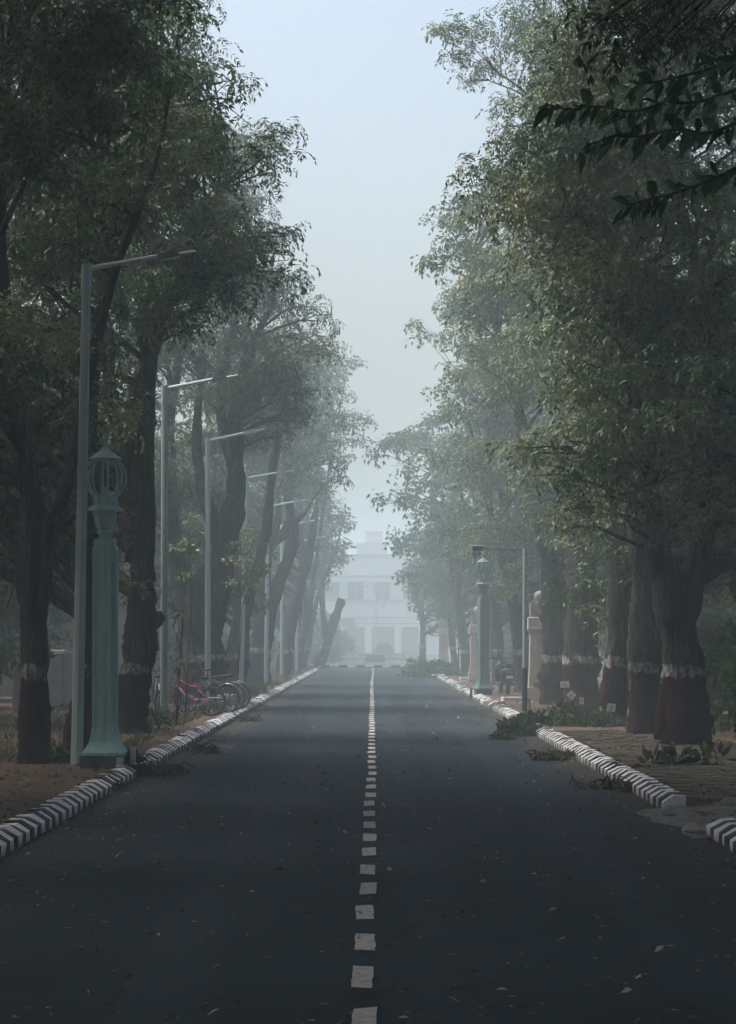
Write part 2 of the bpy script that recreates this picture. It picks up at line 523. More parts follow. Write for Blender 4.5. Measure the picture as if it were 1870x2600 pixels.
M['paper'] = mat('white_placard', (0.60, 0.60, 0.60), 0.8, (0.74, 0.74, 0.74), 14, 0.8)
M['ink'] = mat('placard_ink', (0.05, 0.05, 0.055), 0.8, (0.10, 0.10, 0.105), 30, 0.8)
M['sign_dark'] = mat('placard_back', (0.07, 0.065, 0.06), 0.8, (0.12, 0.11, 0.10), 14, 0.8)
M['camera_box'] = mat('camera_housing', (0.045, 0.06, 0.06), 0.5, (0.12, 0.15, 0.14), 6, 0.8)
M['stem'] = mat('green_stem', (0.05, 0.06, 0.03), 0.8, (0.10, 0.095, 0.06), 12, 0.8)
M['haze'] = bpy.data.materials.new('haze_air')

# ------------------------------------------------------------------ ground, road, verges, kerbs
ROAD_END = 204.0
KX = 3.06        # kerb face, left and right of the centre line
KW = 0.24

def wob(x, y):
    return (math.sin(x*1.7+y*0.6)*0.4 + math.sin(x*0.9-y*1.3+1.0)*0.35 + math.sin(x*4.1+y*2.7)*0.25)

def grid_mesh(name, xs, ys, zf, material):
    b = MB()
    nx = len(xs)
    vs = [(x, y, zf(x, y)) for y in ys for x in xs]
    fs = []
    for j in range(len(ys)-1):
        for i in range(nx-1):
            fs.append((j*nx+i, j*nx+i+1, (j+1)*nx+i+1, (j+1)*nx+i))
    b.add(vs, fs)
    return b.mesh(name, material, smooth=True)

ground = tag(link('ground', grid_mesh('ground', [-650, -200, 0, 200, 650], [-250, 0, 300, 700, 1250], lambda x, y: -0.06, M['dirt_far'])), kind='structure')
road = tag(link('road', grid_mesh('road', [-3.4, -2.2, -1.1, 0, 1.1, 2.2, 3.4], [-40 + 4.0*i for i in range(int((ROAD_END+40)/4)+2)],
                lambda x, y: 0.02*(1-(x/3.4)**2)+0.004*wob(x*0.5, y*0.2), M['asphalt'])), kind='structure')

def frange(a, b, s):
    out = []
    while a < b - 1e-6:
        out.append(a); a += s
    out.append(b)
    return out

ys_v = frange(-40, 24, 8) + frange(24.6, 110, 0.6) + frange(112, ROAD_END, 4)
xs_l = frange(-60, -14, 6) + frange(-13.5, -KX-KW+0.02, 0.45)
verge_l = tag(link('verge_left', grid_mesh('verge_left', xs_l, ys_v, lambda x, y: PAVE-0.004+0.018*wob(x, y) - (0.02 if x > -KX-KW-0.1 else 0), M['dirt'])), kind='structure')
xs_r = frange(KX+KW-0.02, 13.0, 0.45) + frange(14, 60, 6)
def zr(x, y):
    base = PAVE-0.02+0.008*wob(x, y)
    if y < 33.2 and y > 20 and x < 5.0: base -= 0.05
    return base
verge_r = tag(link('verge_right', grid_mesh('verge_right', xs_r, ys_v, zr, M['dirt'])), kind='structure')
fore = MB(); fore.box(-90, 90, ROAD_END, 520, -0.05, 0.10)
tag(fore.build('forecourt_ground', M['dirt_far']), kind='structure')

# concrete apron where the right kerb is interrupted
def apron_z(x, y):
    t = min(max((x-2.86)/1.3, 0), 1)
    e = min(1.0, min(y-28.9, 33.9-y)/0.6)
    rz = 0.02*(1-(min(x, 3.4)/3.4)**2)
    return rz + 0.010 + 0.135*t*t*(3-2*t) + (0.014*wob(x*1.9, y*1.7)*e + 0.014*wob(x*7, y*6.3)*e + 0.010*wob(x*17+3, y*15))*min(1, t*4)
ap = grid_mesh('concrete_apron', [2.78]+frange(2.86, 6.2, 0.06), frange(28.9, 33.9, 0.08), lambda x, y: -0.03 if x < 2.8 else apron_z(x, y), M['concrete'])
for v in ap.vertices:
    w_ = max(0.0, 1-(v.co.x-2.78)/1.2)
    v.co.x += w_*(0.10*math.sin(v.co.y*1.3)+0.05*math.sin(v.co.y*3.7+1))
ap.polygons.foreach_set('use_smooth', [False]*len(ap.polygons))
tag(link('concrete_apron', ap), kind='structure')

def lump(name, c, r, seed, material, flat=0.5, label=None, cat=None, parent=None, n=10, m=7):
    rr = random.Random(seed)
    ph = [rr.uniform(0, 6.28) for _ in range(6)]
    b = MB(); vs = []; fs = []
    for i in range(m+1):
        th = PI*i/m
        for k in range(n):
            a = 2*PI*k/n
            q = 1 + 0.16*math.sin(2*a+ph[0]+th) + 0.12*math.sin(3*a+ph[1]-2*th) + 0.10*math.sin(5*th+ph[2]+a)
            vs.append((r[0]*q*math.sin(th)*math.cos(a), r[1]*q*math.sin(th)*math.sin(a), r[2]*q*math.cos(th)*(1 if th < PI/2 else flat)))
    for i in range(m):
        for k in range(n):
            j = (k+1) % n
            fs.append((i*n+k, (i+1)*n+k, (i+1)*n+j, i*n+j))
    b.add(vs, fs)
    o = b.build(name, material, parent, smooth=False, loc=c)
    return tag(o, label, cat)

lump('broken_concrete_slab', (3.06, 29.7, 0.04), (0.17, 0.26, 0.075), 3, M['concrete_pale'],
     label='pale broken lump of concrete at the kerb end on the right', cat='rubble')

for _k, (_x, _y, _r, _lab) in enumerate(((3.32, 31.2, 0.07, 'small grey stone on the apron between the right kerbs'), (3.0, 32.4, 0.05, 'pebble sized stone where the apron meets the road'), (3.7, 32.9, 0.09, 'stone lying behind the end of the right kerb'), (3.62, 30.2, 0.06, 'brown stone near the front right kerb end'))):
    lump('loose_stone', (_x, _y, apron_z(_x, _y)+_r*0.3), (_r*1.3, _r, _r*0.7), 30+_k, M['concrete_pale'], label=_lab, cat='stone', n=8, m=5)

def kerb_stone_mesh(name, L, seed, material):
    rr = random.Random(seed)
    j = lambda s=0.006: rr.uniform(-s, s)
    prof = [(0.0, -0.055), (0.0, 0.098), (0.118, 0.168), (KW, 0.168), (KW, -0.055)]
    b = MB()
    vs = []
    for y in (0.0, L):
        for (x, z) in prof:
            vs.append((x + j(0.008), y, z + (j() if z > 0 else 0)))
    n = 5
    fs = [(i, (i+1) % n, (i+1) % n + n, i + n) for i in range(n)]
    fs = [q[::-1] for q in fs]
    fs += [tuple(range(n)), tuple(range(2*n-1, n-1, -1))]
    b.add(vs, fs)
    return b.mesh(name, material)

KM = {}
for key, L in (('s', 0.325), ('l', 0.56)):
    for cn in ('kerb_white', 'kerb_black'):
        KM[(key, cn)] = [kerb_stone_mesh('kerb_stone', L, 5*i+len(cn), M[cn]) for i in range(4)]

def kerb_run(name, side, y0, y1, key, seed, skip=(), wander=0.012):
    rr = random.Random(seed)
    root = empty(name, (0, 0, 0), kind='structure')
    L = {'s': 0.325, 'l': 0.56}[key]
    y = y0
    i = 0
    off = 0.0
    while y < y1:
        cn = 'kerb_white' if i % 2 == 0 else 'kerb_black'
        if i % 6 == 0:
            off = rr.uniform(-wander, wander)
        if not any(a <= y <= bb for (a, bb) in skip):
            me = rr.choice(KM[(key, cn)])
            zj = rr.uniform(-0.008, 0.006)
            sc = rr.uniform(0.9, 0.985) if cn == 'kerb_black' else 0.99
            if side > 0:
                link('kerb_stone', me, root, (KX+off, y, zj), (0, 0, rr.uniform(-0.01, 0.01)), (1, sc, rr.uniform(0.97, 1.03)))
            else:
                link('kerb_stone', me, root, (-KX-off, y+L, zj), (0, 0, PI+rr.uniform(-0.01, 0.01)), (1, sc, rr.uniform(0.97, 1.03)))
        y += L
        i += 1
    return root

kerb_run('kerb_left_near', -1, 20.0, 82.0, 's', 1, skip=((41.8, 42.15),))
kerb_run('kerb_left_far', -1, 85.5, ROAD_END, 'l', 2, wander=0.02)
kerb_run('kerb_right_near', 1, 33.6, 82.0, 's', 3, skip=())
kerb_run('kerb_right_front', 1, 18.0, 29.2, 's', 4)
kerb_run('kerb_right_far', 1, 84.0, ROAD_END, 'l', 5, wander=0.02)
# kerb across the end of the road
kr = empty('kerb_end', (0, 0, 0), kind='structure')
for i in range(34):
    me = KM[('l', 'kerb_white' if i % 2 == 0 else 'kerb_black')][i % 4]
    link('kerb_stone', me, kr, (-9.4+i*0.56, ROAD_END, 0.0), (0, 0, -PI/2), (1, 0.99, 1.2)).location.y += KW

# dashed centre line: one piece of paint for each dash
cl = empty('centre_line', (0, 0, 0), kind='structure')
def dash_mesh(seed):
    rr = random.Random(seed)
    w, L = 0.112, 1.02
    left = []; right = []
    n = 7
    sk = rr.uniform(-0.10, 0.10)
    for i in range(n+1):
        t = i/n
        left.append((-w/2+rr.uniform(-0.005, 0.005), t*L))
        right.append((w/2+rr.uniform(-0.005, 0.005), t*L+sk))
    vs = []; fs = []
    for z in (0.0, 0.0035):
        for (a, c) in zip(left, right):
            vs.append((a[0], a[1], z)); vs.append((c[0], c[1], z))
    q = 2*(n+1)
    for i in range(n):
        fs.append((q+2*i, q+2*i+1, q+2*i+3, q+2*i+2))
        fs.append((2*i, 2*i+2, q+2*i+2, q+2*i)); fs.append((2*i+1, q+2*i+1, q+2*i+3, 2*i+3))
    fs.append((0, q, q+1, 1)); fs.append((2*n, 2*n+1, q+2*n+1, q+2*n))
    b = MB(); b.add(vs, fs)
    return b.mesh('dash', M['paint_line'])
DM = [dash_mesh(s) for s in range(6)]
rr = random.Random(4)
n_d = 0
y = 19.39 - 1.02 - 1.985*4
while y < ROAD_END - 3:
    x = -0.045 + 0.045*min(1, max(0, (y-19)/25)) + rr.uniform(-0.012, 0.012)
    if y > 140: x += 0.05*math.sin((y-140)/20) + (max(0, y-185)/19)**2*0.10
    link('dash', DM[n_d % 6], cl, (x, y, 0.027), (0, 0, rr.uniform(-0.008, 0.008)), (rr.uniform(0.94, 1.06), rr.uniform(0.95, 1.04), 1))
    y += 1.985
    n_d += 1

# brick pavers of the right pavement: 300 nearest as pieces, the rest in one mesh
pv = empty('brick_pavement', (0, 0, 0), kind='structure')
def paver_mesh(seed, material):
    rr = random.Random(seed)
    b = MB(); b.box(0.004, 0.212, 0.004, 0.108, -0.05, 0.0, 0, bev=0.006)
    return b.mesh('paver', material)
PVM = [paver_mesh(i, M['paver_pale'] if i % 3 else M['paver']) for i in range(3)]
far = MB()
count = 0
rr = random.Random(9)
for row in range(230):
    yy = 33.55 + row*0.112
    w = 13 if row < 60 else 11
    for i in range(w):
        xx = KX+KW+0.03 + (i + (0.5 if row % 2 else 0.0))*0.216
        if yy > 52 and rr.random() < 0.25: continue
        z = PAVE + 0.012 + rr.uniform(-0.012, 0.010) + 0.008*wob(xx, yy)
        if rr.random() < 0.03: continue
        if count < 300 and i < 12:
            link('paver', PVM[rr.randrange(3)], pv, (xx, yy, z), (rr.uniform(-0.03, 0.03), rr.uniform(-0.02, 0.02), rr.uniform(-0.02, 0.02)))
            count += 1
        else:
            far.box(xx+0.004, xx+0.212, yy+0.004, yy+0.108, z-0.05, z, 0)
fo = far.build('far_pavers', M['paver'], pv)
fo['kind'] = 'stuff'

# ------------------------------------------------------------------ leaf instancing (one mesh per crown)
def leaflet_quads(pts, dirs, sides, L, W):
    """diamond leaflets: base, side, tip, side"""
    base = pts
    midp = pts + dirs*(L*0.45)
    tip = pts + dirs*L
    v = np.stack([base, midp + sides*(W*0.5), tip, midp - sides*(W*0.5)], axis=1)
    return v      # (n,4,3)

def norm(a):
    return a / np.maximum(np.linalg.norm(a, axis=-1, keepdims=True), 1e-9)

def make_rosette(seed, leaves, pairs, LL, WW, length):
    """drooping pinnate leaves radiating from a twig end"""
    r = np.random.default_rng(seed)
    out = []
    for k in range(leaves):
        az = 2*PI*k/leaves + r.uniform(-0.5, 0.5)
        el0 = r.uniform(-0.2, 0.9)
        ln = length*r.uniform(0.75, 1.2)
        p = np.zeros(3); el = el0
        out_dir = np.array([math.cos(az), math.sin(az), 0.0])
        side = np.array([-math.sin(az), math.cos(az), 0.0])
        ts = np.linspace(0.15, 1.0, pairs)
        prev = 0.0
        for i, t in enumerate(ts):
            el = el0 - 1.9*t*t*r.uniform(0.8, 1.1)
            d = out_dir*math.cos(el) + np.array([0, 0, math.sin(el)])
            p = p + d*ln*(t-prev); prev = t
            for s in (-1, 1):
                dd = d*0.55 + side*s*0.75 + np.array([0, 0, -0.45]) + r.normal(0, 0.12, 3)
                dd = dd/np.linalg.norm(dd)
                nrm = np.cross(dd, np.array([r.normal(0, 0.5), r.normal(0, 0.5), 1.0])); nrm /= np.linalg.norm(nrm)
                l = LL*r.uniform(0.8, 1.15)
                out.append(leaflet_quads(p[None], dd[None], nrm[None], l, WW*r.uniform(0.8, 1.2))[0])
        dd = d + np.array([0, 0, -0.2]); dd /= np.linalg.norm(dd)
        nrm = np.cross(dd, np.array([0.1, 0.1, 1.0])); nrm /= np.linalg.norm(nrm)
        out.append(leaflet_quads(p[None], dd[None], nrm[None], LL, WW)[0])
    return np.array(out)       # (q,4,3)

ROS = {
    'near': [make_rosette(s, 6, 6, 0.112, 0.034, 0.46) for s in range(8)],
    'mid':  [make_rosette(20+s, 5, 4, 0.15, 0.052, 0.40) for s in range(8)],
    'far':  [make_rosette(40+s, 4, 3, 0.25, 0.10, 0.50) for s in range(8)],
    'dry':  [make_rosette(60+s, 4, 4, 0.11, 0.04, 0.30) for s in range(4)],
}
def make_broad(seed, leaves, L, W):
    r = np.random.default_rng(seed)
    d = norm(r.normal(0, 1, (leaves, 3)) + np.array([0, 0, -0.2]))
    p = d*0.06
    s = norm(np.cross(d, norm(r.normal(0, 0.4, (leaves, 3)) + np.array([0, 0, 1.0]))))
    return leaflet_quads(p, d, s, L, W)
ROS['broad'] = [make_broad(80+s, 11, 0.20, 0.085) for s in range(6)]
ROS['bush'] = [make_broad(90+s, 14, 0.11, 0.05) for s in range(6)]

def rot_mats(az, tilt_axis, tilt):
    c, s = np.cos(az), np.sin(az)
    n = len(az)
    Rz = np.zeros((n, 3, 3)); Rz[:, 0, 0] = c; Rz[:, 0, 1] = -s; Rz[:, 1, 0] = s; Rz[:, 1, 1] = c; Rz[:, 2, 2] = 1
    ax, ay = np.cos(tilt_axis), np.sin(tilt_axis)
    K = np.zeros((n, 3, 3))
    K[:, 0, 2] = ay; K[:, 1, 2] = -ax; K[:, 2, 0] = -ay; K[:, 2, 1] = ax
    st, ct = np.sin(tilt)[:, None, None], np.cos(tilt)[:, None, None]
    Rt = np.eye(3)[None] + st*K + (1-ct)*(K@K)
    return Rt @ Rz

def leaf_mesh(name, pos, kind, tint, material, scale=(0.75, 1.25), tilt=0.6, seed=0):
    r = np.random.default_rng(seed)
    tmpl = ROS[kind]
    allv = []; allt = []
    pick = r.integers(0, len(tmpl), len(pos))
    for t in range(len(tmpl)):
        idx = np.nonzero(pick == t)[0]
        if not len(idx): continue
        n = len(idx)
        Rm = rot_mats(r.uniform(0, 2*PI, n), r.uniform(0, 2*PI, n), r.normal(0, tilt, n))
        sc = r.uniform(scale[0], scale[1], n)
        q = tmpl[t].reshape(-1, 3)
        v = np.einsum('nij,kj->nki', Rm, q)*sc[:, None, None] + pos[idx][:, None, :]
        allv.append(v.reshape(-1, 3))
        nq = len(tmpl[t])
        tt = np.repeat(tint[idx][:, None], nq, axis=1) + r.normal(0, 0.10, (n, nq))
        allt.append(np.repeat(tt.reshape(-1), 4))
    v = np.concatenate(allv).astype(np.float32)
    tt = np.clip(np.concatenate(allt), 0, 1).astype(np.float32)
    nq = len(v)//4
    me = bpy.data.meshes.new(name)
    me.vertices.add(len(v)); me.loops.add(len(v)); me.polygons.add(nq)
    me.vertices.foreach_set('co', v.ravel())
    me.loops.foreach_set('vertex_index', np.arange(len(v), dtype=np.int32))
    me.polygons.foreach_set('loop_start', np.arange(0, len(v), 4, dtype=np.int32))
    a = me.attributes.new('tint', 'FLOAT', 'POINT')
    a.data.foreach_set('value', tt)
    me.materials.append(material)
    me.update(calc_edges=True)
    return me

# ------------------------------------------------------------------ trees
def smooth_path(ctrl, sub=5):
    """Catmull-Rom through (x,y,z,r) control points"""
    c = [np.array(p, float) for p in ctrl]
    if len(c) < 3:
        return [c[0]*(1-t)+c[1]*t for t in np.linspace(0, 1, sub+1)]
    c = [2*c[0]-c[1]] + c + [2*c[-1]-c[-2]]
    out = []
    for i in range(1, len(c)-2):
        p0, p1, p2, p3 = c[i-1:i+3]
        for t in np.linspace(0, 1, sub, endpoint=False):
            out.append(0.5*((2*p1)+(-p0+p2)*t+(2*p0-5*p1+4*p2-p3)*t*t+(-p0+3*p1-3*p2+p3)*t**3))
    out.append(c[-2])
    return out

def tri_count(me): return sum(len(p.vertices)-2 for p in me.polygons)

# no leaf mass hangs between the viewer and the lamps: (depth, px0, px1, py0, py1)
KEEP = [(43.2, 185, 235, 640, 1950), (43.2, 200, 510, 610, 720), (63.8, 408, 430, 960, 1850), (63.8, 410, 625, 930, 1000), (80.5, 516, 540, 1100, 1500), (80.5, 520, 660, 1080, 1130),
        (99.0, 610, 760, 1190, 1240), (42.0, 215, 335, 1090, 1950), (96.5, 1190, 1250, 1390, 1770), (76.0, 1200, 1350, 1390, 1800), (91.0, 1330, 1400, 1530, 1790)]
def hides_lamp(c):
    x, y, z, r = c[:4]
    px = 945 + x/y*FPX; py = 1625 - (z-CAM_H)/y*FPX; rp = r*1.15/y*FPX
    return any(y < D+0.6 and a-rp < px < b_+rp and t-rp < py < u+rp for (D, a, b_, t, u) in KEEP)

def build_tree(label, base, stems, clusters, lod, seed, group=None, painted=True, per=20, leaf='leaf', name='neem_tree', cat='tree',
               tint=(0.5, 0.2), branch_n=5, rsize=(0.75, 1.25)):
    """base: (x,y); stems: lists of (x,y,z,r) in world; clusters: list of (x,y,z,r) leaf masses in world"""
    r = np.random.default_rng(seed)
    bx, by = base
    root = empty(name, (bx, by, PAVE-0.01), label, cat, group)
    o = np.array([bx, by, PAVE-0.01])
    b = MB()
    skel = []
    for si, st in enumerate(stems):
        st = [tuple(p) for p in st]
        if si == 0 and st[-1][3] > 0.07 and 'lopped' not in label:            # a limb that forks ends inside its branches
            a_, b_ = np.array(st[-2]), np.array(st[-1])
            d_ = b_[:3]-a_[:3]; d_ = d_/max(1e-6, np.linalg.norm(d_))
            st += [tuple(b_[:3]+d_*0.35)+(b_[3]*0.55,), tuple(b_[:3]+d_*0.65)+(0.02,)]
        path = smooth_path(st, 6)
        seg = 14 if lod == 'near' else (9 if lod == 'mid' else 7)
        pts = []
        rad = []
        ph = r.uniform(0, 6.28, 3)
        for i, p in enumerate(path):
            pts.append(p[:3]-o)
            k = 1 + 0.09*math.sin(p[2]*3.1+ph[0]) + 0.06*math.sin(p[2]*7.3+ph[1])
            rad.append(max(p[3], 0.012)*k)
            skel.append((p[:3], p[3], si))
        b.tube(pts, rad, n=seg, jit=0.10, seed=seed*31+si)
    sk = np.array([s[0] for s in skel]); skr = np.array([s[1] for s in skel])
    # a branch to every leaf mass
    cl = np.array([c for c in clusters if not hides_lamp(c)], float)
    for c in cl:
        d = np.linalg.norm((sk - c[:3])*np.array([1, 1, 1.0]), axis=1)
        low = sk[:, 2] < c[2] - 0.25*d
        low &= sk[:, 2] > 2.0
        d = np.where(low, d, d+6)
        k = int(np.argmin(d))
        s = sk[k]
        L = np.linalg.norm(c[:3]-s)
        r0 = min(skr[k]*0.7, 0.02+0.016*L)
        mid1 = s*0.66 + c[:3]*0.34 + np.array([r.normal(0, 0.10*L*0.5), r.normal(0, 0.10*L*0.5), 0.06*L])
        mid2 = s*0.30 + c[:3]*0.70 + np.array([r.normal(0, 0.08*L*0.5), r.normal(0, 0.08*L*0.5), 0.09*L])
        b.tube([s-o, mid1-o, mid2-o, c[:3]-o], [r0, r0*0.75, r0*0.5, 0.012], n=branch_n, cap=False)
        for q in range(3 if lod == 'near' else 1):
            e = c[:3] + norm(r.normal(0, 1, 3))*c[3]*0.95
            b.tube([mid2-o, (mid2+e)/2-o+np.array([0, 0, 0.06]), e-o], [r0*0.4, r0*0.25, 0.006], n=4, cap=False)
    tr = b.build('trunk', M['bark_paint'] if painted else M['bark'], root, smooth=True)
    # leaves: mostly on the shell of each mass
    pos = []; tints = []
    for c in cl:
        n = max(3, int(per*(c[3]/1.0)**2*r.uniform(0.8, 1.2)))
        d = norm(r.normal(0, 1, (n, 3)))
        d[:, 2] = np.where(d[:, 2] < -0.3, -d[:, 2]*0.6, d[:, 2])
        rad = c[3]*np.power(r.uniform(0.25, 1.12, n), 0.5)
        p = c[:3] + d*rad[:, None]*np.array([1.0, 1.0, 0.72])
        p[:, 2] -= 0.22*c[3]*np.abs(r.normal(0, 0.6, n))
        pos.append(p)
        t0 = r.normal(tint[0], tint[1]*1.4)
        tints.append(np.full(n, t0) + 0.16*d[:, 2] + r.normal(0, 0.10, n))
    pos = np.concatenate(pos); tints = np.clip(np.concatenate(tints), 0, 1)
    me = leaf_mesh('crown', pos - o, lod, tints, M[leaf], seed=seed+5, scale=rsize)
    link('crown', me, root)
    return root

def understory(side, X, Y, seed, n=24, z=(2.6, 6.2)):
    r = np.random.default_rng(seed+900)
    return [(X+side*r.uniform(-0.4, 4.2), Y+r.uniform(1.0, 4.5), r.uniform(*z), r.uniform(0.6, 1.0)) for _ in range(n)]

def interp(prof, z):
    """prof: sorted list of (z, x)"""
    if z <= prof[0][0]: return prof[0][1]
    for (z0, x0), (z1, x1) in zip(prof, prof[1:]):
        if z <= z1:
            return x0 + (x1-x0)*(z-z0)/(z1-z0)
    return prof[-1][1]

def crown_clusters(side, base, prof_px, Y, zrange, n, seed, r0=(0.7, 1.25), depth=3.2, width=4.5, extra=()):
    """leaf masses filling a crown whose road-side edge follows the given edge, denser towards its outside"""
    r = np.random.default_rng(seed)
    prof = sorted([(P(px, py, Y)[2], P(px, py, Y)[0]) for (px, py) in prof_px])
    out = []
    zlo, zhi = zrange
    for i in range(n):
        z = zlo + (zhi-zlo)*((i+r.random())/n)
        rad = r.uniform(*r0)
        xe = interp(prof, z)
        u = r.random()**1.5
        x = xe - side*0 + side*(rad*0.85 + 0.28 + u*width) + r.normal(0, 0.15)*1.0
        top = min(1.0, (zhi-z)/3.0 + 0.35)
        y = base[1] + depth*top*(r.random()**0.8*r.choice([-1, -1, -1, 1]))
        out.append((x, y, z, rad))
    for (px, py, dY, rad) in extra:
        out.append((*P(px, py, Y+dY), rad))
    return out

def stem_px(lst, Y):
    out = []
    for q in lst:
        px, py, w = q[:3]
        dY = q[3] if len(q) > 3 else 0.0
        p = P(px, py, Y+dY)
        out.append((p[0], p[1], p[2], w/2/FPX*(Y+dY)))
    return out

def auto_stems(base, r0, h, side, seed, lean=0.0, fork=3.0, reach=1.6, n=3):
    r = random.Random(seed)
    x, y = base
    z0 = PAVE - 0.15
    f = (x+lean*0.5, y+r.uniform(-0.1, 0.1), fork)
    out = [[(x, y, z0, r0*1.45), (x, y, z0+0.45, r0*1.12), (x+lean*0.15, y, 1.2, r0), (*f, r0*0.82)]]
    for k in range(n):
        a = 2*PI*k/n + r.uniform(-0.5, 0.5)
        dx, dy = math.cos(a)*reach, math.sin(a)*reach*0.8
        hh = h*r.uniform(0.8, 1.0)
        out.append([(f[0], f[1], f[2]-0.3, r0*0.62), (f[0]+dx*0.3+r.uniform(-.2, .2), f[1]+dy*0.3, f[2]+0.22*(hh-f[2]), r0*0.5),
                    (f[0]+dx*0.75+r.uniform(-.3, .3), f[1]+dy*0.8, f[2]+0.6*(hh-f[2]), r0*0.33), (f[0]+dx*1.2, f[1]+dy*1.2, hh, r0*0.09)])
    return out

# ---- left row
def left_tree(label, Y, X, prof, zr, n, seed, lod, stems=None, extra=(), r0=0.2, h=11, lean=0.3, per=16, **kw):
    cc = crown_clusters(-1, (X, Y), prof, Y, zr, n, seed, extra=extra, **{k: kw.pop(k) for k in ('width', 'depth') if k in kw})
    cc += understory(-1, X, Y, seed)
    st = stems if stems else auto_stems((X, Y), r0, h, -1, seed, lean=lean, fork=kw.pop('fork', 3.0))
    return build_tree(label, (X, Y), st, cc, lod, seed, per=per, group='roadside neem trees', **kw)

Y = 43.6
left_tree('thick upright neem trunk at the left edge, beside the nearest street lamp', Y, P(87, 1940, Y)[0],
    [(330, 760), (420, 600), (470, 420), (520, 300), (530, 60), (520, -200)], (4.6, 13.0), 76, 101, 'near',
    stems=[stem_px([(87, 1975, 104), (87, 1930, 84), (88, 1800, 74), (88, 1690, 74), (86, 1560, 76), (88, 1430, 84), (92, 1330, 76), (60, 1150, 56), (20, 900, 46), (0, 600, 32), (20, 200, 14)], Y),
           stem_px([(100, 1420, 44), (140, 1330, 40), (175, 1200, 34, 0.5), (215, 1000, 30, 1), (290, 700, 22, 1.2), (400, 400, 12, 1.5), (440, 150, 5, 1.6)], Y),
           stem_px([(120, 1390, 16), (160, 1345, 11), (192, 1310, 8)], Y)],
    extra=[(470, 80, 0, 0.5), (120, 780, -1, 0.7), (80, 650, -1.5, 0.8), (150, 560, -1.5, 0.8), (110, 430, -1.5, 0.8), (60, 300, -1.5, 0.8), (180, 300, -1.5, 0.8), (90, 150, -1.5, 0.8), (200, 130, -1.5, 0.8),
           (60, 880, -0.5, 0.6), (180, 900, 0.5, 0.55), (310, 560, -1, 0.8), (330, 330, -1, 0.8), (290, 200, -1, 0.8)], per=22)
Y = 49.5
left_tree('dark neem trunk half hidden behind the nearest street lamp pole', Y, P(195, 1908, Y)[0],
    [(420, 820), (500, 620), (540, 520), (600, 330), (620, 250), (560, 130), (560, -100)], (5.0, 14.0), 62, 102, 'near',
    stems=[stem_px([(196, 1930, 100), (198, 1895, 84), (208, 1780, 58), (216, 1640, 52), (222, 1500, 50), (226, 1330, 48), (225, 1150, 42), (240, 900, 36), (300, 600, 24), (420, 250, 10)], Y),
           stem_px([(226, 1300, 30), (200, 1150, 28, 0.6), (150, 900, 24, 1.0), (120, 600, 18, 1.2), (180, 250, 8, 1.2)], Y)],
    extra=[(545, 190, 0, 0.55), (590, 250, 0, 0.5), (560, 400, 0, 0.6), (300, 1000, 0, 0.5), (350, 880, -0.5, 0.6), (260, 760, -1, .6), (280, 560, -1, .7), (380, 500, -1, .7), (450, 420, -1, .7), (420, 300, -1, .7), (500, 300, -.5, .6), (330, 420, -1, .7), (260, 900, -.8, .5)], per=16)
Y = 58.0
left_tree('maroon painted leaning trunk with knob beside the green lamp pillar', Y, P(345, 1855, Y)[0],
    [(560, 900), (600, 790), (690, 740), (720, 690), (715, 600), (655, 520), (650, 460), (640, 360), (610, 300), (600, 150), (560, 0)], (4.8, 14.5), 84, 103, 'near',
    stems=[stem_px([(322, 1890, 128), (322, 1850, 118), (333, 1760, 100), (350, 1690, 84), (358, 1620, 80), (360, 1540, 74), (362, 1440, 64), (362, 1330, 60)], Y),
           stem_px([(366, 1480, 60), (350, 1300, 52), (338, 1150, 46), (352, 980, 40), (420, 780, 30, .4), (500, 600, 20, .8), (590, 420, 9, 1)], Y),
           stem_px([(366, 1420, 50), (372, 1290, 44), (374, 1100, 38), (385, 930, 30, .4), (440, 760, 20, .8), (560, 600, 8, 1.4)], Y),
           stem_px([(340, 1420, 40), (318, 1280, 34, 1), (300, 1100, 30, 1.5), (260, 850, 24, 2), (240, 500, 12, 2)], Y),
           stem_px([(385, 1590, 34), (402, 1570, 36), (416, 1562, 26)], Y)],
    extra=[(690, 340, 0, 0.42), (705, 395, 0, 0.34), (715, 345, 0, 0.25), (685, 440, 0, 0.26), (660, 390, 0, 0.4), (700, 620, 0, 0.42), (725, 600, 0, 0.25), (715, 690, 0, 0.3), (660, 640, -0.5, 0.6), (620, 700, 0, 0.5), (560, 560, -1, 0.8),
           (470, 330, -1, 0.8), (560, 690, -1, 0.7), (430, 640, -1, 0.8), (470, 800, 0, 0.7), (420, 950, 0.4, 0.5), (520, 450, -1, 0.8), (360, 700, -1.2, .6), (400, 620, -1.2, .65), (440, 750, -1.2, .6), (350, 820, -1.2, .6), (395, 860, -1.2, .5), (480, 690, -1.2, .65), (300, 720, -1.2, .6), (330, 620, -1.2, .6), (520, 640, -1.2, .6), (330, 950, -1, .5), (320, 1050, -1, .45), (370, 1130, -.8, .4), (520, 780, -1, .5), (460, 850, -1, .45), (300, 860, 3, 0.8), (340, 930, 3.5, 0.8), (280, 960, 3, 0.7), (350, 800, 3, 0.8), (250, 800, 3, 0.8), (390, 1040, 3.5, 0.7), (300, 1080, 3, 0.6), (260, 1180, 3.5, 0.6), (440, 1120, 4, 0.7), (470, 1010, 4, 0.7)], per=17)
Y = 83.0
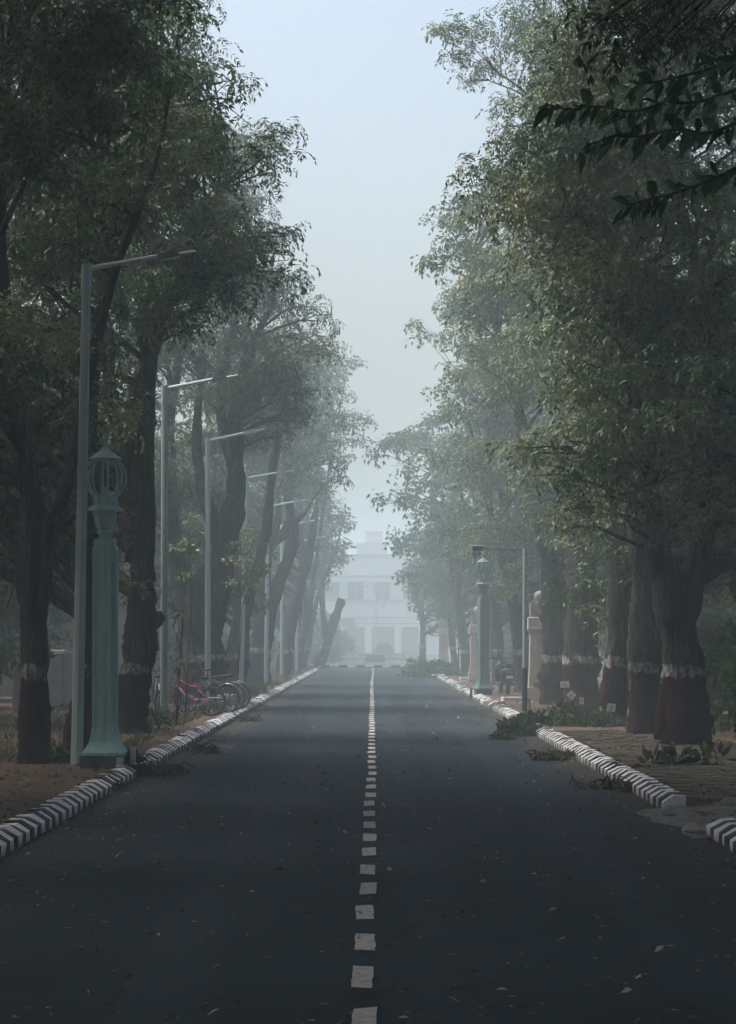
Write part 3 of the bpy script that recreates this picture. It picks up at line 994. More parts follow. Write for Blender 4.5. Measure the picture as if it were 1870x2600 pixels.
left_tree('wide forked neem trunk behind the parked bicycles', Y, P(520, 1790, Y)[0],
    [(640, 1130), (750, 1085), (800, 1040), (825, 950), (832, 850), (825, 790), (775, 740), (775, 640), (740, 560), (700, 400)], (5.2, 15.2), 90, 104, 'near',
    stems=[stem_px([(515, 1810, 150), (515, 1770, 136), (515, 1690, 124), (514, 1620, 118), (515, 1560, 112), (524, 1480, 90)], Y),
           stem_px([(500, 1600, 84), (468, 1500, 60), (445, 1400, 46), (430, 1250, 40), (430, 1050, 32, 0.6), (470, 850, 22, 1), (540, 650, 10, 1)], Y),
           stem_px([(530, 1560, 90), (560, 1440, 72), (585, 1330, 58), (600, 1230, 50), (595, 1130, 44), (605, 1010, 34), (640, 880, 24), (700, 760, 10)], Y),
           stem_px([(600, 1200, 34), (575, 1120, 30, .5), (560, 1000, 24, 1), (600, 800, 14, 1)], Y),
           stem_px([(565, 1420, 40), (540, 1320, 38), (510, 1220, 30), (500, 1080, 24, .5), (520, 900, 14, .5)], Y)],
    extra=[(770, 1050, 0, 0.5), (735, 1070, 0, 0.5), (800, 1000, 0, 0.5), (815, 900, 0, 0.45), (815, 815, 0, 0.4), (760, 780, -1, 0.7), (740, 900, -1.5, 0.9), (680, 1000, -1, 0.8), (640, 860, -2, 1.0), (700, 720, -1.5, .8), (600, 990, -1, 0.8), (540, 950, -1, 0.8), (560, 1080, 1.2, .6), (640, 1110, 1, .6), (600, 1180, 1.5, .5), (500, 1120, 1.5, .6), (700, 1110, 0, .5), (480, 1240, 1.5, .5), (550, 1260, 2, .5)], per=17, tint=(0.48, 0.2))
Y = 102.0
left_tree('neem tree with a thick maroon foot behind the fourth street lamp', Y, P(598, 1758, 102.0)[0],
    [(640, 1180), (760, 1130), (800, 1050), (780, 900), (740, 700)], (5.6, 14.0), 66, 105, 'mid', r0=0.36, lean=0.5, h=12, per=10)
Y = 124.0
left_tree('forked neem with an S shaped limb curving over the kerb', Y, P(640, 1735, Y)[0],
    [(720, 1290), (790, 1270), (860, 1230), (870, 1180), (880, 1100), (900, 1050), (860, 960), (850, 900)], (5.8, 13.5), 74, 106, 'mid',
    stems=[stem_px([(655, 1755, 74), (655, 1730, 66), (655, 1680, 62), (668, 1620, 58), (672, 1560, 52)], Y),
           stem_px([(672, 1600, 44), (690, 1530, 38), (716, 1460, 34), (738, 1400, 32), (744, 1340, 32), (738, 1300, 26), (730, 1220, 18), (760, 1100, 8)], Y),
           stem_px([(740, 1330, 20), (760, 1318, 16), (775, 1303, 10)], Y),
           stem_px([(668, 1560, 42), (672, 1440, 34), (690, 1380, 32), (718, 1360, 26), (735, 1325, 20)], Y),
           stem_px([(672, 1470, 32), (668, 1370, 28), (672, 1300, 24), (690, 1180, 12)], Y),
           stem_px([(690, 1375, 22), (705, 1320, 18), (708, 1270, 12)], Y)],
    extra=[(850, 1210, 0, 0.7), (870, 1120, 0, 0.6), (830, 1180, -1, 0.9), (780, 1220, -1, 0.8), (885, 1080, 0, 0.5)], per=11)
Y = 146.0
left_tree('neem tree whose branches reach farthest over the left lane', Y, P(712, 1725, Y)[0],
    [(790, 1310), (850, 1260), (880, 1180), (915, 1120), (930, 1080), (905, 1000), (880, 930), (860, 850)], (6.0, 14.6), 66, 107, 'mid',
    stems=[stem_px([(722, 1740, 50), (722, 1690, 42), (735, 1600, 36), (748, 1540, 34), (775, 1440, 28), (790, 1380, 24), (800, 1310, 16)], Y),
           stem_px([(778, 1430, 22), (765, 1380, 20), (760, 1320, 16), (770, 1200, 10), (800, 1050, 6)], Y),
           stem_px([(790, 1400, 14), (803, 1392, 9), (812, 1385, 5)], Y)],
    extra=[(925, 1075, 0, 0.5), (910, 1120, 0, 0.55), (885, 1160, 0, 0.6), (935, 1065, 0, 0.3), (900, 1050, 0, 0.5), (860, 1000, 0, 0.9)], per=11)
Y = 166.0
left_tree('tall hazy neem rising above the left row, bare twigs on top', Y, P(752, 1712, Y)[0],
    [(830, 1300), (880, 1240), (890, 1150), (870, 1050), (905, 980), (915, 930), (880, 860), (845, 820)], (6.5, 16.5), 46, 108, 'far', r0=0.24, lean=1.2, h=15, per=9, leaf='leaf_far',
    extra=[(900, 920, 0, 0.5), (880, 950, 0, 0.6), (860, 870, 0, 0.6), (870, 920, 0, 0.6)])
Y = 183.0
left_tree('hazy neem at the far end of the left row', Y, P(772, 1706, Y)[0],
    [(840, 1480), (870, 1430), (905, 1400), (912, 1330), (895, 1280), (880, 1240), (870, 1150)], (4.2, 11.5), 44, 109, 'far', r0=0.22, lean=1.0, h=10, per=9, leaf='leaf_far')
Y = 195.0
root = build_tree('lopped bare trunk leaning towards the far hall', (P(815, 1700, Y)[0], Y),
    [stem_px([(805, 1712, 34), (812, 1690, 30), (828, 1640, 28), (848, 1580, 26), (862, 1540, 22), (868, 1520, 20)], Y),
     stem_px([(866, 1545, 8), (874, 1535, 6), (877, 1528, 4)], Y),
     stem_px([(830, 1640, 18), (822, 1570, 16), (818, 1500, 14), (825, 1420, 8)], Y)],
    [(*P(830, 1440, Y), 0.8), (*P(800, 1400, Y), 1.0), (*P(845, 1400, Y), 0.7), (*P(870, 1420, Y), 0.7), (*P(790, 1460, Y), 0.8)], 'far', 110, per=9, leaf='leaf_far', group='roadside neem trees')

# ---- right row
def right_tree(label, Y, X, prof, zr, n, seed, lod, stems=None, extra=(), r0=0.24, h=12, lean=-0.3, per=16, **kw):
    cc = crown_clusters(1, (X, Y), prof, Y, zr, n, seed, extra=extra, **{k: kw.pop(k) for k in ('width', 'depth') if k in kw})
    cc += understory(1, X, Y, seed, n=22, z=(2.2, 6.5))
    st = stems if stems else auto_stems((X, Y), r0, h, 1, seed, lean=lean, fork=kw.pop('fork', 3.4))
    return build_tree(label, (X, Y), st, cc, lod, seed, per=per, group='roadside neem trees', **kw)

Y = 51.0
right_tree('massive fluted trunk at the right edge, nearest of the right row', Y, P(1745, 1880, Y)[0],
    [(1430, 1250), (1400, 1100), (1330, 900), (1290, 760), (1260, 640), (1215, 560), (1190, 470), (1225, 420), (1290, 330), (1300, 0)], (4.4, 14.0), 66, 201, 'near',
    stems=[stem_px([(1745, 1910, 150), (1745, 1875, 132), (1742, 1780, 116), (1738, 1690, 112), (1722, 1600, 100), (1700, 1480, 86)], Y),
           stem_px([(1705, 1530, 70), (1670, 1400, 60), (1650, 1250, 52), (1630, 1050, 44), (1560, 800, 32), (1440, 580, 20), (1290, 480, 8)], Y),
           stem_px([(1725, 1580, 76), (1770, 1450, 66), (1800, 1300, 58), (1830, 1100, 44), (1800, 800, 32), (1700, 450, 18), (1650, 150, 8)], Y),
           stem_px([(1690, 1880, 60), (1700, 1800, 60), (1712, 1700, 58)], Y)],
    extra=[(1215, 455, 0, 0.4), (1245, 500, 0, 0.45), (1280, 450, -0.5, 0.55), (1255, 560, 0, 0.4), (1330, 520, -1, 0.7), (1320, 400, -1, 0.7), (1400, 420, -1, 0.8), (1430, 560, -1, 0.8), (1370, 640, -0.5, 0.7), (1500, 480, -1.5, 0.9), (1600, 560, -1.5, 0.9), (1700, 640, -2, 0.9), (1780, 540, -2, 0.9),
           (1500, 700, -1.5, 0.9), (1620, 760, -2, 0.9), (1740, 820, -2, 0.9), (1430, 780, -1, 0.8), (1540, 880, -1.5, 0.8), (1660, 950, -2, 0.8), (1780, 1000, -2, 0.7), (1480, 980, -1, 0.7), (1570, 1060, -1.5, 0.7), (1450, 1120, -1, 0.6), (1700, 1080, -2, 0.6), (1800, 720, -2, .8), (1420, 1220, -1, 0.5), (1500, 1180, -1, 0.55), (1580, 1170, -1, 0.5), (1470, 1290, -0.5, 0.4), (1380, 1150, -1, 0.5), (1650, 1140, -1.5, .5), (1760, 1130, -2, .5), (1600, 1250, -1.5, .5), (1680, 1230, -1.5, .55), (1760, 1250, -1.5, .55), (1825, 1200, -1.5, .6), (1560, 1310, -1, .45), (1700, 1330, -1.5, .45), (1640, 1190, -1.5, .5), (1800, 1320, -1.5, .5), (1510, 1260, -1, .45), (1440, 1340, 0, .4)], per=18, tint=(0.6, 0.2))
Y = 57.0
right_tree('second trunk from the right edge, white ring smeared on three ribs', Y, P(1640, 1852, Y)[0],
    [(1420, 1200), (1350, 1050), (1290, 900), (1250, 700), (1250, 500), (1300, 200), (1320, 0)], (4.0, 14.5), 54, 202, 'near',
    stems=[stem_px([(1640, 1875, 112), (1640, 1850, 98), (1640, 1760, 88), (1638, 1680, 84), (1640, 1580, 80), (1640, 1450, 70)], Y),
           stem_px([(1640, 1500, 56), (1620, 1350, 50), (1590, 1180, 44), (1560, 950, 34), (1480, 650, 20), (1400, 350, 8)], Y),
           stem_px([(1640, 1480, 54), (1665, 1300, 46), (1690, 1050, 38), (1700, 700, 24), (1680, 350, 10)], Y)], per=16, tint=(0.5, 0.2))
Y = 63.5
right_tree('third trunk from the right edge, narrow and slightly leaning', Y, P(1560, 1825, Y)[0],
    [(1370, 1330), (1310, 1150), (1250, 850), (1240, 600), (1280, 400), (1300, 100)], (3.6, 14.5), 52, 203, 'near',
    stems=[stem_px([(1560, 1850, 88), (1560, 1825, 74), (1560, 1740, 62), (1568, 1660, 58), (1572, 1540, 56), (1576, 1400, 52), (1580, 1200, 44), (1560, 950, 34), (1500, 650, 20), (1450, 350, 8)], Y),
           stem_px([(1575, 1350, 40), (1545, 1200, 36), (1500, 1020, 28), (1420, 800, 16), (1340, 600, 7)], Y)], per=14)
Y = 75.0
right_tree('tall neem with thin hanging twigs against the sky at upper right', Y, P(1478, 1806, Y)[0],
    [(1380, 1300), (1300, 1100), (1240, 900), (1240, 700), (1260, 520), (1270, 360), (1265, 240), (1215, 150), (1185, 60), (1180, -150)], (3.6, 18.5), 116, 204, 'near',
    stems=[stem_px([(1478, 1830, 110), (1478, 1800, 98), (1476, 1720, 90), (1476, 1620, 86), (1476, 1500, 76), (1480, 1380, 66)], Y),
           stem_px([(1478, 1450, 50), (1462, 1300, 46), (1440, 1120, 40), (1430, 850, 32), (1460, 500, 24), (1440, 250, 16), (1380, 50, 8)], Y),
           stem_px([(1482, 1420, 48), (1510, 1250, 44), (1540, 950, 36), (1560, 600, 26), (1600, 250, 14), (1640, 0, 6)], Y),
           stem_px([(1455, 430, 14), (1400, 330, 11), (1340, 240, 8), (1260, 180, 4)], Y)],
    extra=[(1215, 180, 0, 0.35), (1190, 205, 0, 0.25), (1235, 150, 0, 0.4), (1205, 90, 0, 0.35), (1260, 265, 0, 0.4), (1275, 320, 0, 0.4), (1300, 360, 0, 0.4), (1150, 150, 0, 0.16), (1165, 135, 0, 0.16), (1140, 75, 0, 0.16), (1160, 65, 0, 0.16), (1120, 85, 0, .13), (1250, 80, 0, .5), (1320, 100, 0, .7), (1330, 230, 0, .7), (1400, 160, 0, .8), (1480, 120, 0, .8), (1480, 260, 0, .8), (1560, 200, 0, .8), (1650, 130, 0, .8), (1640, 280, 0, .8), (1740, 200, 0, .8), (1400, 300, 0, .7)], per=12, tint=(0.55, 0.2))
Y = 84.0
right_tree('neem whose trunk hides the right flank of the ball topped gate pillar', Y, P(1405, 1788, Y)[0],
    [(1330, 1350), (1260, 1200), (1200, 1050), (1160, 900), (1130, 760), (1110, 660), (1105, 560), (1180, 480)], (3.4, 14.2), 100, 205, 'mid',
    stems=[stem_px([(1412, 1810, 96), (1412, 1785, 86), (1412, 1700, 78), (1410, 1600, 72), (1404, 1500, 60), (1390, 1380, 48)], Y),
           stem_px([(1398, 1430, 40), (1360, 1280, 34), (1330, 1100, 28), (1280, 880, 18), (1200, 650, 8)], Y),
           stem_px([(1396, 1420, 40), (1420, 1250, 34), (1430, 1000, 28), (1380, 700, 14)], Y)],
    extra=[(1085, 668, 0, 0.2), (1100, 650, 0, 0.18), (1120, 560, 0, 0.5), (1135, 620, 0, 0.5), (1160, 540, 0, 0.6), (1200, 640, 0, .7), (1180, 720, -1, .7), (1230, 780, -1, .7), (1190, 820, -1, .7), (1250, 880, -1, .7), (1210, 930, -1, .7), (1270, 1000, -1, .7), (1240, 680, 0, .7)], per=11)
Y = 104.0
right_tree('hazy neem spreading over the lamp pillar on the right', Y, 4.9,
    [(1230, 1450), (1150, 1380), (1120, 1280), (1130, 1180), (1150, 1100), (1110, 950), (1085, 900), (1075, 820), (1100, 760), (1110, 700)], (3.4, 13.2), 104, 206, 'mid', r0=0.26, h=11.5, lean=-0.6, per=11,
    extra=[(1068, 822, 0, 0.3), (1080, 850, 0, 0.4), (1145, 1170, -1, .9), (1150, 1060, -1, .9), (1130, 990, -1, .8)])
Y = 121.0
right_tree('neem with low drooping boughs beyond the camera pole', Y, 4.8,
    [(1190, 1530), (1120, 1480), (1090, 1400), (1080, 1300), (1085, 1150), (1080, 1050)], (2.8, 12.0), 80, 207, 'mid', r0=0.24, h=10, lean=-0.4, per=10)
Y = 147.0
right_tree('pale neem with feathery boughs meeting the left row over the road', Y, 4.4,
    [(1100, 1500), (1060, 1440), (1000, 1380), (985, 1300), (965, 1230), (960, 1170), (950, 1140), (990, 1090), (1020, 1040)], (4.4, 12.2), 56, 208, 'far', r0=0.24, h=10.5, lean=-0.8, per=9, leaf='leaf_far',
    extra=[(945, 1155, 0, 0.35), (960, 1130, 0, 0.4), (968, 1270, 0, 0.4), (990, 1120, 0, .7)])
Y = 170.0
right_tree('hazy neem with weeping twigs in front of the far hall', Y, 4.4,
    [(1075, 1560), (1040, 1520), (1000, 1480), (975, 1430), (962, 1390), (968, 1350), (990, 1320)], (3.2, 8.6), 46, 209, 'far', r0=0.2, h=8, lean=-0.6, per=9, leaf='leaf_far')
Y = 196.0
right_tree('straight dark trunk at the far end of the right row', Y, P(1074, 1698, Y)[0],
    [(1060, 1590), (1030, 1540), (1010, 1500), (1000, 1460), (1010, 1420)], (2.8, 7.5), 30, 210, 'far', r0=0.2, h=7, lean=0.0, per=9, leaf='leaf_far',
    fork=2.9)

# ---- back rows beyond the boundary walls, dark masses between the trunks
def back_tree_proto(seed, label, group, base):
    r = np.random.default_rng(seed)
    cc = []
    for i in range(52):
        z = r.uniform(1.6, 11.0)
        a = r.uniform(0, 2*PI)
        q = 3.6*math.sqrt(max(0.15, 1-((z-6)/6.2)**2))*r.uniform(0.35, 1.0)
        cc.append((base[0]+math.cos(a)*q, base[1]+math.sin(a)*q, z, r.uniform(0.9, 1.4)))
    return build_tree(label, base, auto_stems(base, 0.2, 9.5, 1, seed, fork=2.2), cc, 'far', seed, group=group, painted=False, per=9, leaf='leaf_far', name='background_tree', tint=(0.4, 0.2), rsize=(0.8, 1.4))
LBL_L = 'dark leafy tree standing behind the low left boundary wall'
LBL_R = 'dark leafy tree standing in the back row behind the right trunks'
protoL = back_tree_proto(301, LBL_L, 'trees behind the left wall', (-12.5, 66.0))
protoR = back_tree_proto(302, LBL_R, 'trees behind the right row', (11.5, 66.0))
rr = random.Random(12)
for i in range(13):
    yy = 66 + (i+1)*11.5
    for (pr, alt, sx) in ((protoL, protoR, -1), (protoR, protoL, 1)):
        src = pr if i % 2 else alt
        c = copy_tree(src)
        c.location = (sx*(12.0+rr.uniform(-1.2, 1.8)), yy+rr.uniform(-2, 2), PAVE-0.01)
        c.rotation_euler = (0, 0, rr.uniform(0, 6.28))
        s = rr.uniform(0.85, 1.2)
        c.scale = (s, s, s)
        far_ = 'hazy ' if yy > 130 else ('shaded ' if yy > 95 else 'dark ')
        where = ('behind the far end of the left tree row' if sx < 0 else 'behind the far end of the right tree row') if yy > 130 else (('beyond the fourth street lamp, behind the left row' if sx < 0 else 'beyond the cream gate pillar, behind the right row') if yy > 95 else None)
        tag(c, pr['label'] if where is None else far_+'leafy tree '+where, 'tree', pr['group'])
for i, (x, yy) in enumerate(((-14.5, 80), (-16, 100), (-18, 124), (15.5, 78), (17, 96), (19, 120), (-10.6, 63), (-10.4, 72), (-10.8, 90), (-10.2, 106), (10.2, 60), (10.0, 72), (-13.0, 57), (-11.8, 48), (-12.2, 40), (-16.5, 62), (-16.0, 50), (-16.4, 40), (-20, 70), (-21, 88), (12.2, 57), (11.4, 49), (12.6, 41), (16.5, 63), (15.8, 52), (16.4, 42), (20, 70), (21, 88), (-22, 110), (23, 108), (-13, 215), (-9, 236), (12, 218), (9.5, 240), (16, 250), (-17, 250))):
    c = copy_tree(protoL if i % 2 else protoR)
    c.location = (x, yy, PAVE-0.01)
    c.rotation_euler = (0, 0, rr.uniform(0, 6.28))
    s = rr.uniform(0.8, 1.1)
    c.scale = (s, s, s*rr.uniform(0.8, 1.1))
    if yy > 200:
        tag(c, 'pale tree beyond the end of the road in front of the hall', 'tree', 'trees before the hall')
    else:
        tag(c, (LBL_L if x < 0 else LBL_R), 'tree', ('trees behind the left wall' if x < 0 else 'trees behind the right row'))
# trees out of view, added and shaped so their boughs shade the near road
def shade_arch_tree(base, side, seed):
    r = np.random.default_rng(seed)
    cc = []
    for i in range(64):
        u = r.uniform(-0.3, 1.1)
        x = base[0] - side*u*7.4
        z = 11.2 + 1.8*math.sin(min(max(u, 0), 1)*2.6) + r.uniform(-0.3, 2.2)
        cc.append((x, base[1]+r.uniform(-3.8, 3.8), z, r.uniform(1.0, 1.5)))
    return build_tree('neem tree added out of view to shade the near avenue', base, auto_stems(base, 0.24, 13.0, side, seed, lean=side*0.4, fork=4.6, reach=1.2), cc, 'far', seed, rsize=(1.0, 1.5),
                      group='neem trees added out of view for shade', per=20, leaf='leaf_far')
archL = shade_arch_tree((-6.9, 31.0), -1, 311)
archR = shade_arch_tree((7.0, 29.5), 1, 312)
for (yy, sz) in ((24.5, 1.0), (18.0, 1.0), (11.5, 1.0), (5.0, 1.0), (-1.5, 1.0), (37.5, 1.1), (45.0, 1.2), (52.5, 1.33)):
    for (src, x0) in ((archL, -6.9), (archR, 7.0)):
        if yy > 40 and x0 < 0: continue  # farther copies on the right only, added unseen to darken the right trunks
        c = copy_tree(src)
        c.location = (x0+rr.uniform(-0.3, 0.3), yy+(0 if x0 < 0 else -1.6), PAVE-0.01)
        c.scale = (1, rr.choice([-1, 1]), sz)
for i, (x, yy) in enumerate(((-9.6, 33), (-9.4, 24), (-9.0, 15), (9.8, 34), (9.6, 25), (9.0, 16), (-8.8, 6), (8.8, 7), (-8.2, -4), (8.2, -4))):  # unseen side trees added as walls to keep light off the near road
    c = copy_tree(protoL if i % 2 else protoR)
    c.location = (x, yy, PAVE-0.01)
    c.rotation_euler = (0, 0, rr.uniform(0, 6.28))
    c.scale = (1.1, 1.1, 1.1)
    tag(c, 'leafy tree added beside the road out of view to block side light', 'tree', 'leafy trees added out of view for shade')

# ------------------------------------------------------------------ boundary walls and buildings
def wall(name, x, y0, y1, h, material, label, t=0.22, posts=9.0):
    root = empty(name, (x, y0, PAVE-0.03), label, 'wall')
    L = y1-y0
    n = max(1, int(round(L/posts)))
    for i in range(n):
        b = MB(); b.box(-t/2, t/2, i*L/n+0.2, (i+1)*L/n-0.2, 0, h)
        b.build('panel', material, root)
        b = MB(); b.box(-t/2-0.04, t/2+0.04, i*L/n+0.2, (i+1)*L/n-0.2, h, h+0.07, 0, bev=0.012)
        b.build('coping', M['concrete'], root)
    for i in range(n+1):
        b = MB(); b.box(-t/2-0.07, t/2+0.07, i*L/n-0.2, i*L/n+0.2, 0, h+0.14, 0, bev=0.02)
        b.build('post', material, root)
    return root
wall('boundary_wall', -8.1, 74.0, 92.0, 1.30, M['wall_grey'], 'low grey plastered wall behind the leftmost trunks')
wall('boundary_wall', -8.1, 112.0, 202.0, 1.30, M['wall_grey'], 'long grey wall behind the far left trees')
wall('boundary_wall', 7.6, 44.0, 90.0, 1.35, M['wall_grey'], 'long grey wall in shade behind the right trunks')
wall('boundary_wall', 7.6, 136.0, 202.0, 1.35, M['wall_grey'], 'long grey wall behind the far right trees')

# pale outbuilding between the left trunks
ob = empty('outbuilding', (-9.3, 94.0, PAVE-0.05), 'pale mossy outbuilding wall behind the bicycles', 'building')
b = MB(); b.box(-2.6, 3.0, 0, 9, 0, 3.5); b.build('wall', M['wall_olive'], ob)
b = MB(); b.box(-2.75, 3.15, -0.15, 9.15, 3.5, 3.68, 0, bev=0.03); b.build('roof', M['concrete'], ob)
b = MB(); b.box(-2.65, 3.05, -0.05, -0.002, 0, 0.35); b.build('plinth', M['concrete'], ob)

# gate pillars of the right side
def gate_pillar(loc, label, rz=0.0, s=1.0):
    root = empty('gate_pillar', loc, label, 'pillar', 'cream gate pillars', rz)
    b = MB()
    b.lathe([(0.36*s, 0), (0.36*s, 0.35), (0.31*s, 0.36), (0.28*s, 0.9), (0.26*s, 1.85), (0.30*s, 1.95), (0.32*s, 2.02), (0.32*s, 2.32), (0.29*s, 2.33), (0.28*s, 2.34)], square=True)
    b.build('shaft', M['cream'], root)
    b = MB(); b.lathe([(0.335*s, 1.985), (0.335*s, 2.02), (0.325*s, 2.035)], square=True)
    b.build('moulding', M['cream'], root)
    b = MB(); b.box(-0.235*s, 0.235*s, -0.235*s, 0.235*s, 2.34, 2.72)
    crest = b.build('crest', M['cream_dirty'], root)
    for fx in range(6):
        x = (-0.23 + fx*0.0826)*s
        b = MB(); b.box(x-0.018*s, x+0.032*s, -0.262*s, -0.236*s, 2.36, 2.71, 0, bev=0.006)
        b.build('flute', M['cream_dirty'], crest)
        b = MB(); b.box(-0.262*s, -0.236*s, x-0.018*s, x+0.032*s, 2.36, 2.71, 0, bev=0.006)
        b.build('flute', M['cream_dirty'], crest)
    b = MB()
    prof = [(0.09*s, 2.72), (0.07*s, 2.79)]
    for k in range(9):
        a = -1.1 + k*(PI/2+1.1)/8
        prof.append((max(0.155*s*math.cos(a), 0.004), 2.93+0.15*s*math.sin(a)))
    b.lathe(prof, n=14)
    b.build('ball', M['cream_dirty'], root, smooth=True)
    for gx, z0, z1 in ((-0.045, 0.95, 1.75), (0.03, 0.72, 1.9), (0.10, 0.95, 1.75)):
        b = MB()
        y0 = -0.292*s; y1 = -0.262*s
        b.add([((gx-0.014)*s, y0+0.002, z0), ((gx+0.014)*s, y0+0.002, z0), ((gx+0.014)*s, y1-0.006, z1), ((gx-0.014)*s, y1-0.006, z1),
               ((gx-0.014)*s, y0+0.03, z0), ((gx+0.014)*s, y0+0.03, z0), ((gx+0.014)*s, y1+0.03, z1), ((gx-0.014)*s, y1+0.03, z1)],
              [(0, 1, 2, 3), (4, 7, 6, 5), (0, 4, 5, 1), (1, 5, 6, 2), (2, 6, 7, 3), (3, 7, 4, 0)])
        b.build('groove', M['groove'], root)
    return root
gate_pillar((4.74, 91.0, PAVE-0.02), 'cream gate pillar with fluted crest and ball, beside the camera pole', 0.0)
gate_pillar((4.36, 133.0, PAVE-0.02), 'hazy cream gate pillar just left of the right lamp pillar', 0.0)
gate_pillar((4.7, 160.0, PAVE-0.02), 'faint gate pillar behind the far palm like plant', 0.0)
gate_pillar((4.15, 186.0, PAVE-0.02), 'faintest gate pillar, behind the straight far trunk', 0.0)

# the hall at the end of the vista
YB = 330.0
def bz(py): return CAM_H + (1625.0-py)/FPX*YB
def bxx(px): return (px-945.0)/FPX*YB
hall = empty('hall_building', (0, YB, 0.1), 'pale two storey hall with columned porch at the end of the road', 'building')
O = Vector((0, YB, 0.1))
def hb(name, x0, x1, y0, y1, z0, z1, material, parent=None, bev=0.0):
    b = MB(); b.box(x0, x1, y0-YB, y1-YB, z0-0.1, z1-0.1, 0, bev)
    return b.build(name, material, parent or hall)
zf, z1_, z2_, z3_, z4_, z5_ = 0.28, bz(1592), bz(1526), bz(1478), bz(1463), bz(1410)
# main block behind, upper floor with openings between piers
hb('back_wall', -34, 34, YB+4.0, YB+9.0, 0.1, z3_, M['build_dark'])
hb('porch_floor', -14, 14, YB-2.0, YB+4.0, 0.1, zf, M['build_trim'])
hb('spandrel_wall', -34, 34, YB+0.2, YB+0.6, z1_+0.95, z2_, M['build_wall'])
hb('upper_slab', -34, 34, YB-0.1, YB+4.0, z2_, z2_+0.14, M['build_trim'])
# piers (solid) and windows (open bays) alternate
piers = [(-34, -24), (-20, -15), (-11, -6.0), (bxx(862), bxx(883)), (bxx(924), bxx(952)), (bxx(991), bxx(1024)), (4.6, 6.0), (9, 13), (18, 22), (26, 34)]
for (a, c) in piers:
    hb('upper_pier', a, c, YB+0.2, YB+0.7, z2_+0.14, z3_, M['build_wall'])
for (p0, p1) in zip(piers, piers[1:]):
    w = hb('window', p0[1], p1[0], YB+0.9, YB+0.95, z2_+0.14, z3_, M['glass'])
    mid = (p0[1]+p1[0])/2
    hb('mullion', mid-0.06, mid+0.06, YB+0.84, YB+0.9, z2_+0.14, z3_, M['build_trim'], w)
    hb('mullion', p0[1], p1[0], YB+0.84, YB+0.9, z3_-0.75, z3_-0.65, M['build_trim'], w)
hb('cornice', -34.4, 34.4, YB-0.5, YB+4.0, z3_, z4_-0.06, M['build_wall'], bev=0.05)
hb('cornice_line', -34.5, 34.5, YB-0.6, YB+4.0, z4_-0.06, z4_+0.06, M['build_trim'])
par = hb('parapet', -22, 22, YB+2.5, YB+8.5, z4_+0.06, z5_, M['build_wall'])
hb('parapet_coping', -22.3, 22.3, YB+2.3, YB+8.7, z5_, z5_+0.16, M['build_trim'], par)
hb('vent', bxx(970), bxx(979), YB+0.15, YB+0.2, bz(1543), bz(1531), M['build_trim'])
hb('attic_block', bxx(905), bxx(985), YB+3, YB+8, z5_+0.16, z5_+1.4, M['build_wall'])
# porch
hb('porch_beam', bxx(905), bxx(1075), YB-2.2, YB-1.5, z1_, z1_+0.28, M['build_wall'])
hb('porch_line', bxx(915), bxx(1022), YB-2.3, YB-1.4, z1_+0.28, z1_+0.40, M['build_trim'])
hb('porch_parapet', bxx(900), bxx(1080), YB-2.2, YB-1.9, z1_+0.40, bz(1571), M['build_wall'])
hb('porch_railing', bxx(895), bxx(1040), YB-2.3, YB-1.8, bz(1571), bz(1567), M['build_trim'])
hb('porch_roof', bxx(900), bxx(1080), YB-1.9, YB+0.2, z1_+0.30, z1_+0.5, M['build_trim'])
for i, (a, c) in enumerate(((927, 944), (1002.5, 1019.5), (1064, 1071), (868, 875))):
    b = MB()
    xa, xc = bxx(a), bxx(c)
    b.box(xa, xc, -2.15, -1.55, zf-0.1, z1_-0.1-0.22, 0, bev=0.03)
    col = b.build('column', M['build_wall'], hall)
    hb('capital', xa-0.07, xc+0.07, YB-2.25, YB-1.45, z1_-0.22, z1_-0.002, M['build_wall'], col)
hb('porch_wall', 5.6, 34, YB-0.2, YB+0.15, 0.1, z1_+0.95, M['build_wall'])
hb('porch_wall', -34, -5.6, YB-0.2, YB+0.15, 0.1, z1_+0.95, M['build_wall'])
# turret above the hall, almost lost in the fog
tw = MB()
for (hw, za, zb_) in ((0.9, z5_+1.4, 13.0), (1.0, 13.0, 13.15)):
    tw.box(-hw+0.2, hw+0.2, 4.0-hw+2, 4.0+hw+2, za-0.1, zb_-0.1)
tw.build('turret', M['build_wall'], hall)

# low plinth wall with steps in front of the hall, painted kerb line
gw = empty('garden_wall', (0, 262.0, 0.1), 'low garden wall with white studs before the hall', 'wall')
b = MB(); b.box(-6.2, 4.4, 0, 0.4, 0, 0.62); b.build('wall_body', M['cream_dirty'], gw)
for i in range(18):
    b = MB(); b.box(-6.0+i*0.58, -5.72+i*0.58, -0.06, -0.002, 0.30, 0.42, 0, bev=0.01)
    b.build('stud', M['white_paint'], gw)

# clipped dome shrub and side shrubs before the porch
def shrub(loc, r, label, n=160, leaf='hedge', kind='bush', seed=0, name='shrub', flat=0.8):
    q = np.random.default_rng(seed)
    root = empty(name, loc, label, 'shrub')
    d = norm(q.normal(0, 1, (n, 3))); d[:, 2] = np.abs(d[:, 2])
    p = d*(np.array(r)*np.power(q.uniform(0.35, 1.0, n), 0.4)[:, None])
    p[:, 2] += 0.05
    sc = min(1.3, max(0.9, max(r)*0.8))
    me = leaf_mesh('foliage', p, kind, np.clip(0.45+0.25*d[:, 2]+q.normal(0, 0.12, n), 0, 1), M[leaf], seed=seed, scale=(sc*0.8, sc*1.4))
    link('foliage', me, root)
    b = MB()
    for k in range(5):
        e = p[int(q.integers(0, n))]*0.8
        b.tube([(0, 0, -0.05), (e[0]*0.4, e[1]*0.4, e[2]*0.5), tuple(e)], [0.03, 0.02, 0.008], n=5)
    b.build('stem', M['stem'], root)
    return root
